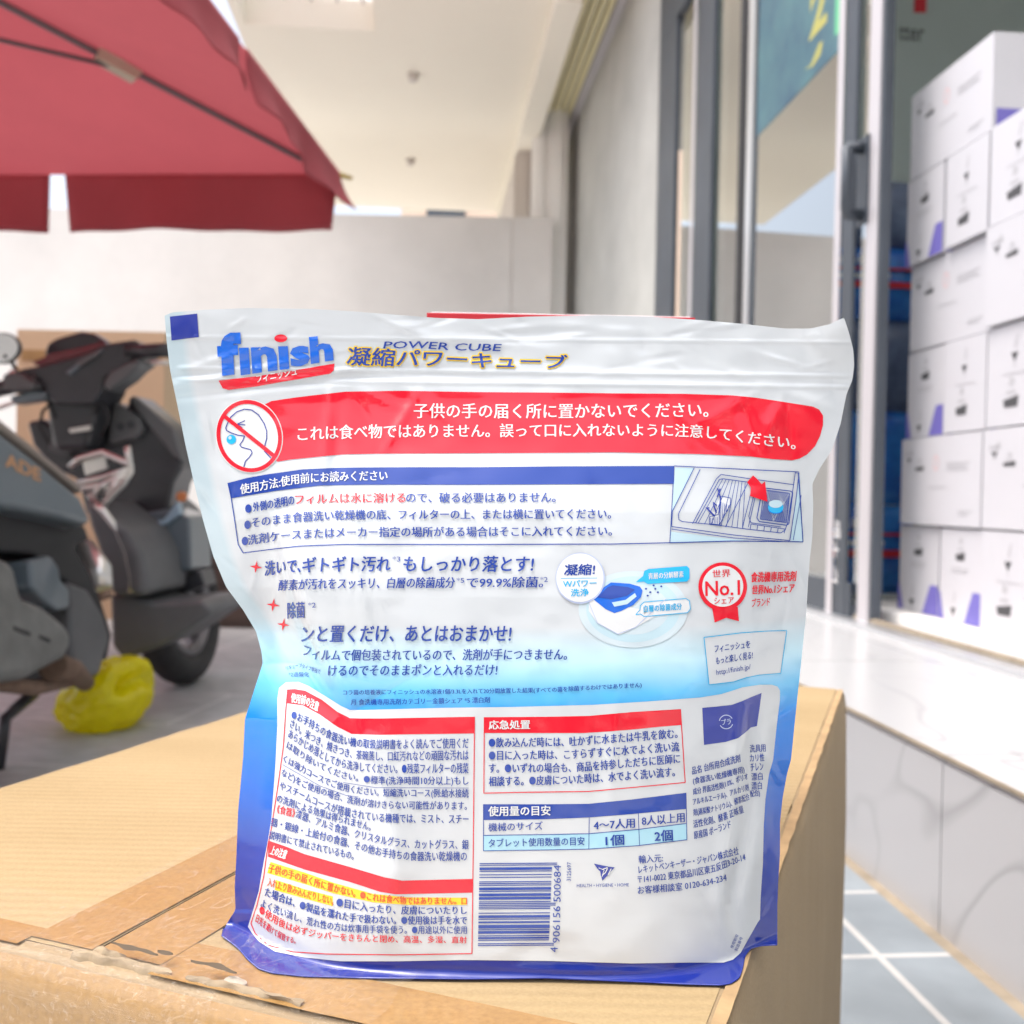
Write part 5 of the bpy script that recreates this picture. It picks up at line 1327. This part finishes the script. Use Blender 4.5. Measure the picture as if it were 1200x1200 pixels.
tx('た場合は、●製品を濡れた手で扱わない。●使用後は手を水で', [(310,1050),(330,1058),(370,1072),(410,1080.5),(450,1083.5),(547,1083.5)], 10.5, 'navy', 10)
tx('よく洗い流し、荒れ性の方は炊事用手袋を使う。●用途以外に使用', [(305,1063),(330,1074),(370,1087.5),(410,1093),(463,1094.5),(547,1094.5)], 10, 'navy', 9.5)
tx('●使用後は必ずジッパーをきちんと閉め、高温、多湿、直射', [(303,1070),(320,1082),(338,1091.5),(370,1099.5),(410,1103.5),(463,1105),(547,1105.5)], 10, 'red', 8)
tx('日光を避けて保管する。', [(299,1080),(317,1094),(333,1103),(346,1106)], 9.5, 'red', 7)
a.build()
a = Art('first_aid_panel')
a.fill([(567.5,840.5),(640,840),(690,839),(740,834.5),(797.5,831),(799,849.5),(770,852),(740,855),(715,857),(685,859),(567.5,859)], 'red', 2)
a.line([(567.5,840.5),(567,929.5),(615,928.5),(690,927.5),(740,923),(803,917),(797.5,831)], 'red', 1.1, 3)
a.text('応急処置', [(573,854.8),(621,854.3)], 10.5, 'white', .03)
tx('●飲み込んだ時には、吐かずに水または牛乳を飲む。', [(573,876),(665,875),(700,872.5),(740,869.5),(794,865)], 11.5)
tx('●目に入った時は、こすらずすぐに水でよく洗い流', [(573,891),(665,890),(700,887.5),(727,885.5),(796,880.5)], 11.5)
tx('す。●いずれの場合も、商品を持参しただちに医師に', [(573,906),(665,905.5),(700,903),(740,899.5),(797,894.5)], 11.5)
tx('相談する。●皮膚についた時は、水でよく洗い流す。', [(573,921.5),(665,919.5),(740,914.5),(791,910)], 11.5)
a.build()
a = Art('dosage_table')
r0 = [(566.5,942.5),(640,942.5),(690,942),(740,937),(804,929)]; r1 = [(566.5,961),(640,960),(690,958),(740,954),(804,948)]; r2 = [(566.5,979),(640,978),(690,977),(747.5,972),(804,965)]; r3 = [(566.5,997),(640,996),(690,995),(747.5,991),(805,984)]
a.fill(r0+r1[::-1], 'navy', 2); a.fill(r2+r3[::-1], 'pcy', 2)
for q in (r2, r3): a.line(q, 'navy', .8, 3)
a.line([(566.5,942.5),(566.5,997)], 'navy', .8, 3); a.line([(804,929),(805,984)], 'navy', .8, 3); a.line([(690.5,958),(690,995)], 'navy', .7, 3); a.line([(748,953),(749.5,991)], 'navy', .7, 3)
a.text('使用量の目安', [(572.5,956.5),(645,955.5)], 11.5, 'white', .025)
tx('機械のサイズ', [(572.5,974.5),(636,972.5)], 10); tx('4〜7人用', [(696,973),(744,970)], 11.5, bold=.012); tx('8人以上用', [(752.5,967.8),(802.5,963.5)], 11.5, bold=.012)
tx('タブレット使用数量の目安', [(572.5,993),(685,990.5)], 10); tx('1個', [(710,991.5),(731.5,990)], 12.5, bold=.03); tx('2個', [(767.5,986.5),(788.5,985)], 13, bold=.03)
a.build()
a = Art('barcode')
Lc = '0001101 0011001 0010011 0111101 0100011 0110001 0101111 0111011 0110111 0001011'.split(); par = {'4':'LGLLGG'}
Rc = [''.join('1' if c == '0' else '0' for c in q) for q in Lc]; Gc = [q[::-1] for q in Rc]
dg_ = '4906156500684'
bits = '101' + ''.join((Lc if p == 'L' else Gc)[int(d)] for p, d in zip(par['4'], dg_[1:7])) + '01010' + ''.join(Rc[int(d)] for d in dg_[7:]) + '101'
i = 0
while i < 95:
    if bits[i] == '1':
        j = i
        while j < 95 and bits[j] == '1': j += 1
        y1 = 1108.2-i*1.022; y0 = 1108.2-j*1.022; g = i < 3 or i > 91 or 45 <= i < 50
        x0 = 562-(y0-1011)/97*2; x1 = (653 if g else 647)-(y0-1011)/97*4
        a.fill([(x0, y0+.4), (x1, y0-.2), (x1, y1-.2), (x0, y1+.4)], 'navy', 3, 12); i = j
    else: i += 1
a.text('500684', [(657,1057),(657.5,1014)], 8.5, 'navy', .0, 5); a.text('906156', [(656,1105),(656.8,1062)], 8.5, 'navy', .0, 5); a.text('4', [(653.5,1116),(653.5,1110)], 8.5, 'navy', .0, 5)
a.text('3125697', [(669,1032.5),(669.5,1010.5)], 5, 'navy', .01)
a.build()
a = Art('maker_mark')
z5 = lambda pts: [(x/4+540, y/4+960) for x, y in pts]
a.fill(z5([(624,208),(690,222),(722,226),(704,244),(690,262),(664,288),(656,262),(654,246),(640,232)]), 'navy2', 3)
a.line(z5([(662,236),(690,226),(678,250),(664,262)]), 'white', 1.0, 4); a.line(z5([(690,262),(705,232)]), 'white', .9, 4); a.line(z5([(646,228),(672,238),(662,270)]), 'white', .7, 4)
a.text('HEALTH • HYGIENE • HOME', [(676,1039.8),(737,1038.8)], 3.8, 'navy', .03)
tx('輸入元:', [(748.7,1012),(777,1010)], 9.5); tx('レキットベンキーザー・ジャパン株式会社', [(748.7,1024),(805,1015.5),(837.5,1009.5),(866,1001.5)], 9.5)
tx('〒141-0022 東京都品川区東五反田3-20-14', [(747.6,1035.5),(805,1028.8),(837.5,1022.5),(874,1008.5)], 9.5); tx('お客様相談室 0120-634-234', [(747.6,1048),(796,1044),(827,1039),(852,1032.5)], 9.5)
a.build()
a = Art('contents_text')
for s_, b_ in (('品名 台所用合成洗剤', [(811.5,908),(837.5,901.5),(868,893)]),('(食器洗い乾燥機専用)', [(812.6,920.5),(844,914.5),(873,906.5)]),('成分 界面活性剤(1.0%、ポリオ', [(812.6,933),(844,926.5),(877,914.5)]),
    ('アルキルエーテル)、アルカリ剤', [(812.6,945),(844,938.5),(878,927.5)]),('剤(過炭酸ナトリウム)、酵素配合', [(813,957.5),(844,951.5),(879,938.5)]),('活性化剤、酵素 正味量', [(813,970.5),(844,963.5),(872,952.5)]),('原産国 ポーランド', [(813.7,983.5),(835,978.5),(857,970)]),
    ('洗具用', [(879,882),(897.5,880.8)]),('カリ性', [(879,893),(896,892)]),('チレン', [(880,904),(895,902.5)]),('漂白', [(881,915),(894,914)]),('漂白', [(881,925.5),(893,925)]),('配合)', [(880,935.5),(891,934)])):
    tx(s_, b_, 9.2)
a.build()
a = Art('lot_stamp')
tx('使用期限', [(859,1112),(866,1096)], 4); tx('製造番号', [(864,1115),(871,1099)], 4)
a.build()
a = Art('blue_print_block')
a.fill([(823,829.5),(840,828),(857.5,826),(870,821.5),(880,817),(892.5,812),(890,831),(887,851),(880,852.5),(874,858),(865,865),(850,869.5),(825,873)], 'navy2', 2)
a.ring(851, 846, 8, 8, 1.0, 'lav', 3, 30, 20, 150); a.ring(851, 846, 8, 8, 1.0, 'lav', 3, 30, 190, 330); a.text('プラ', [(846,850),(857,848.5)], 7, 'lav', .01)
a.build()
clean_flags()
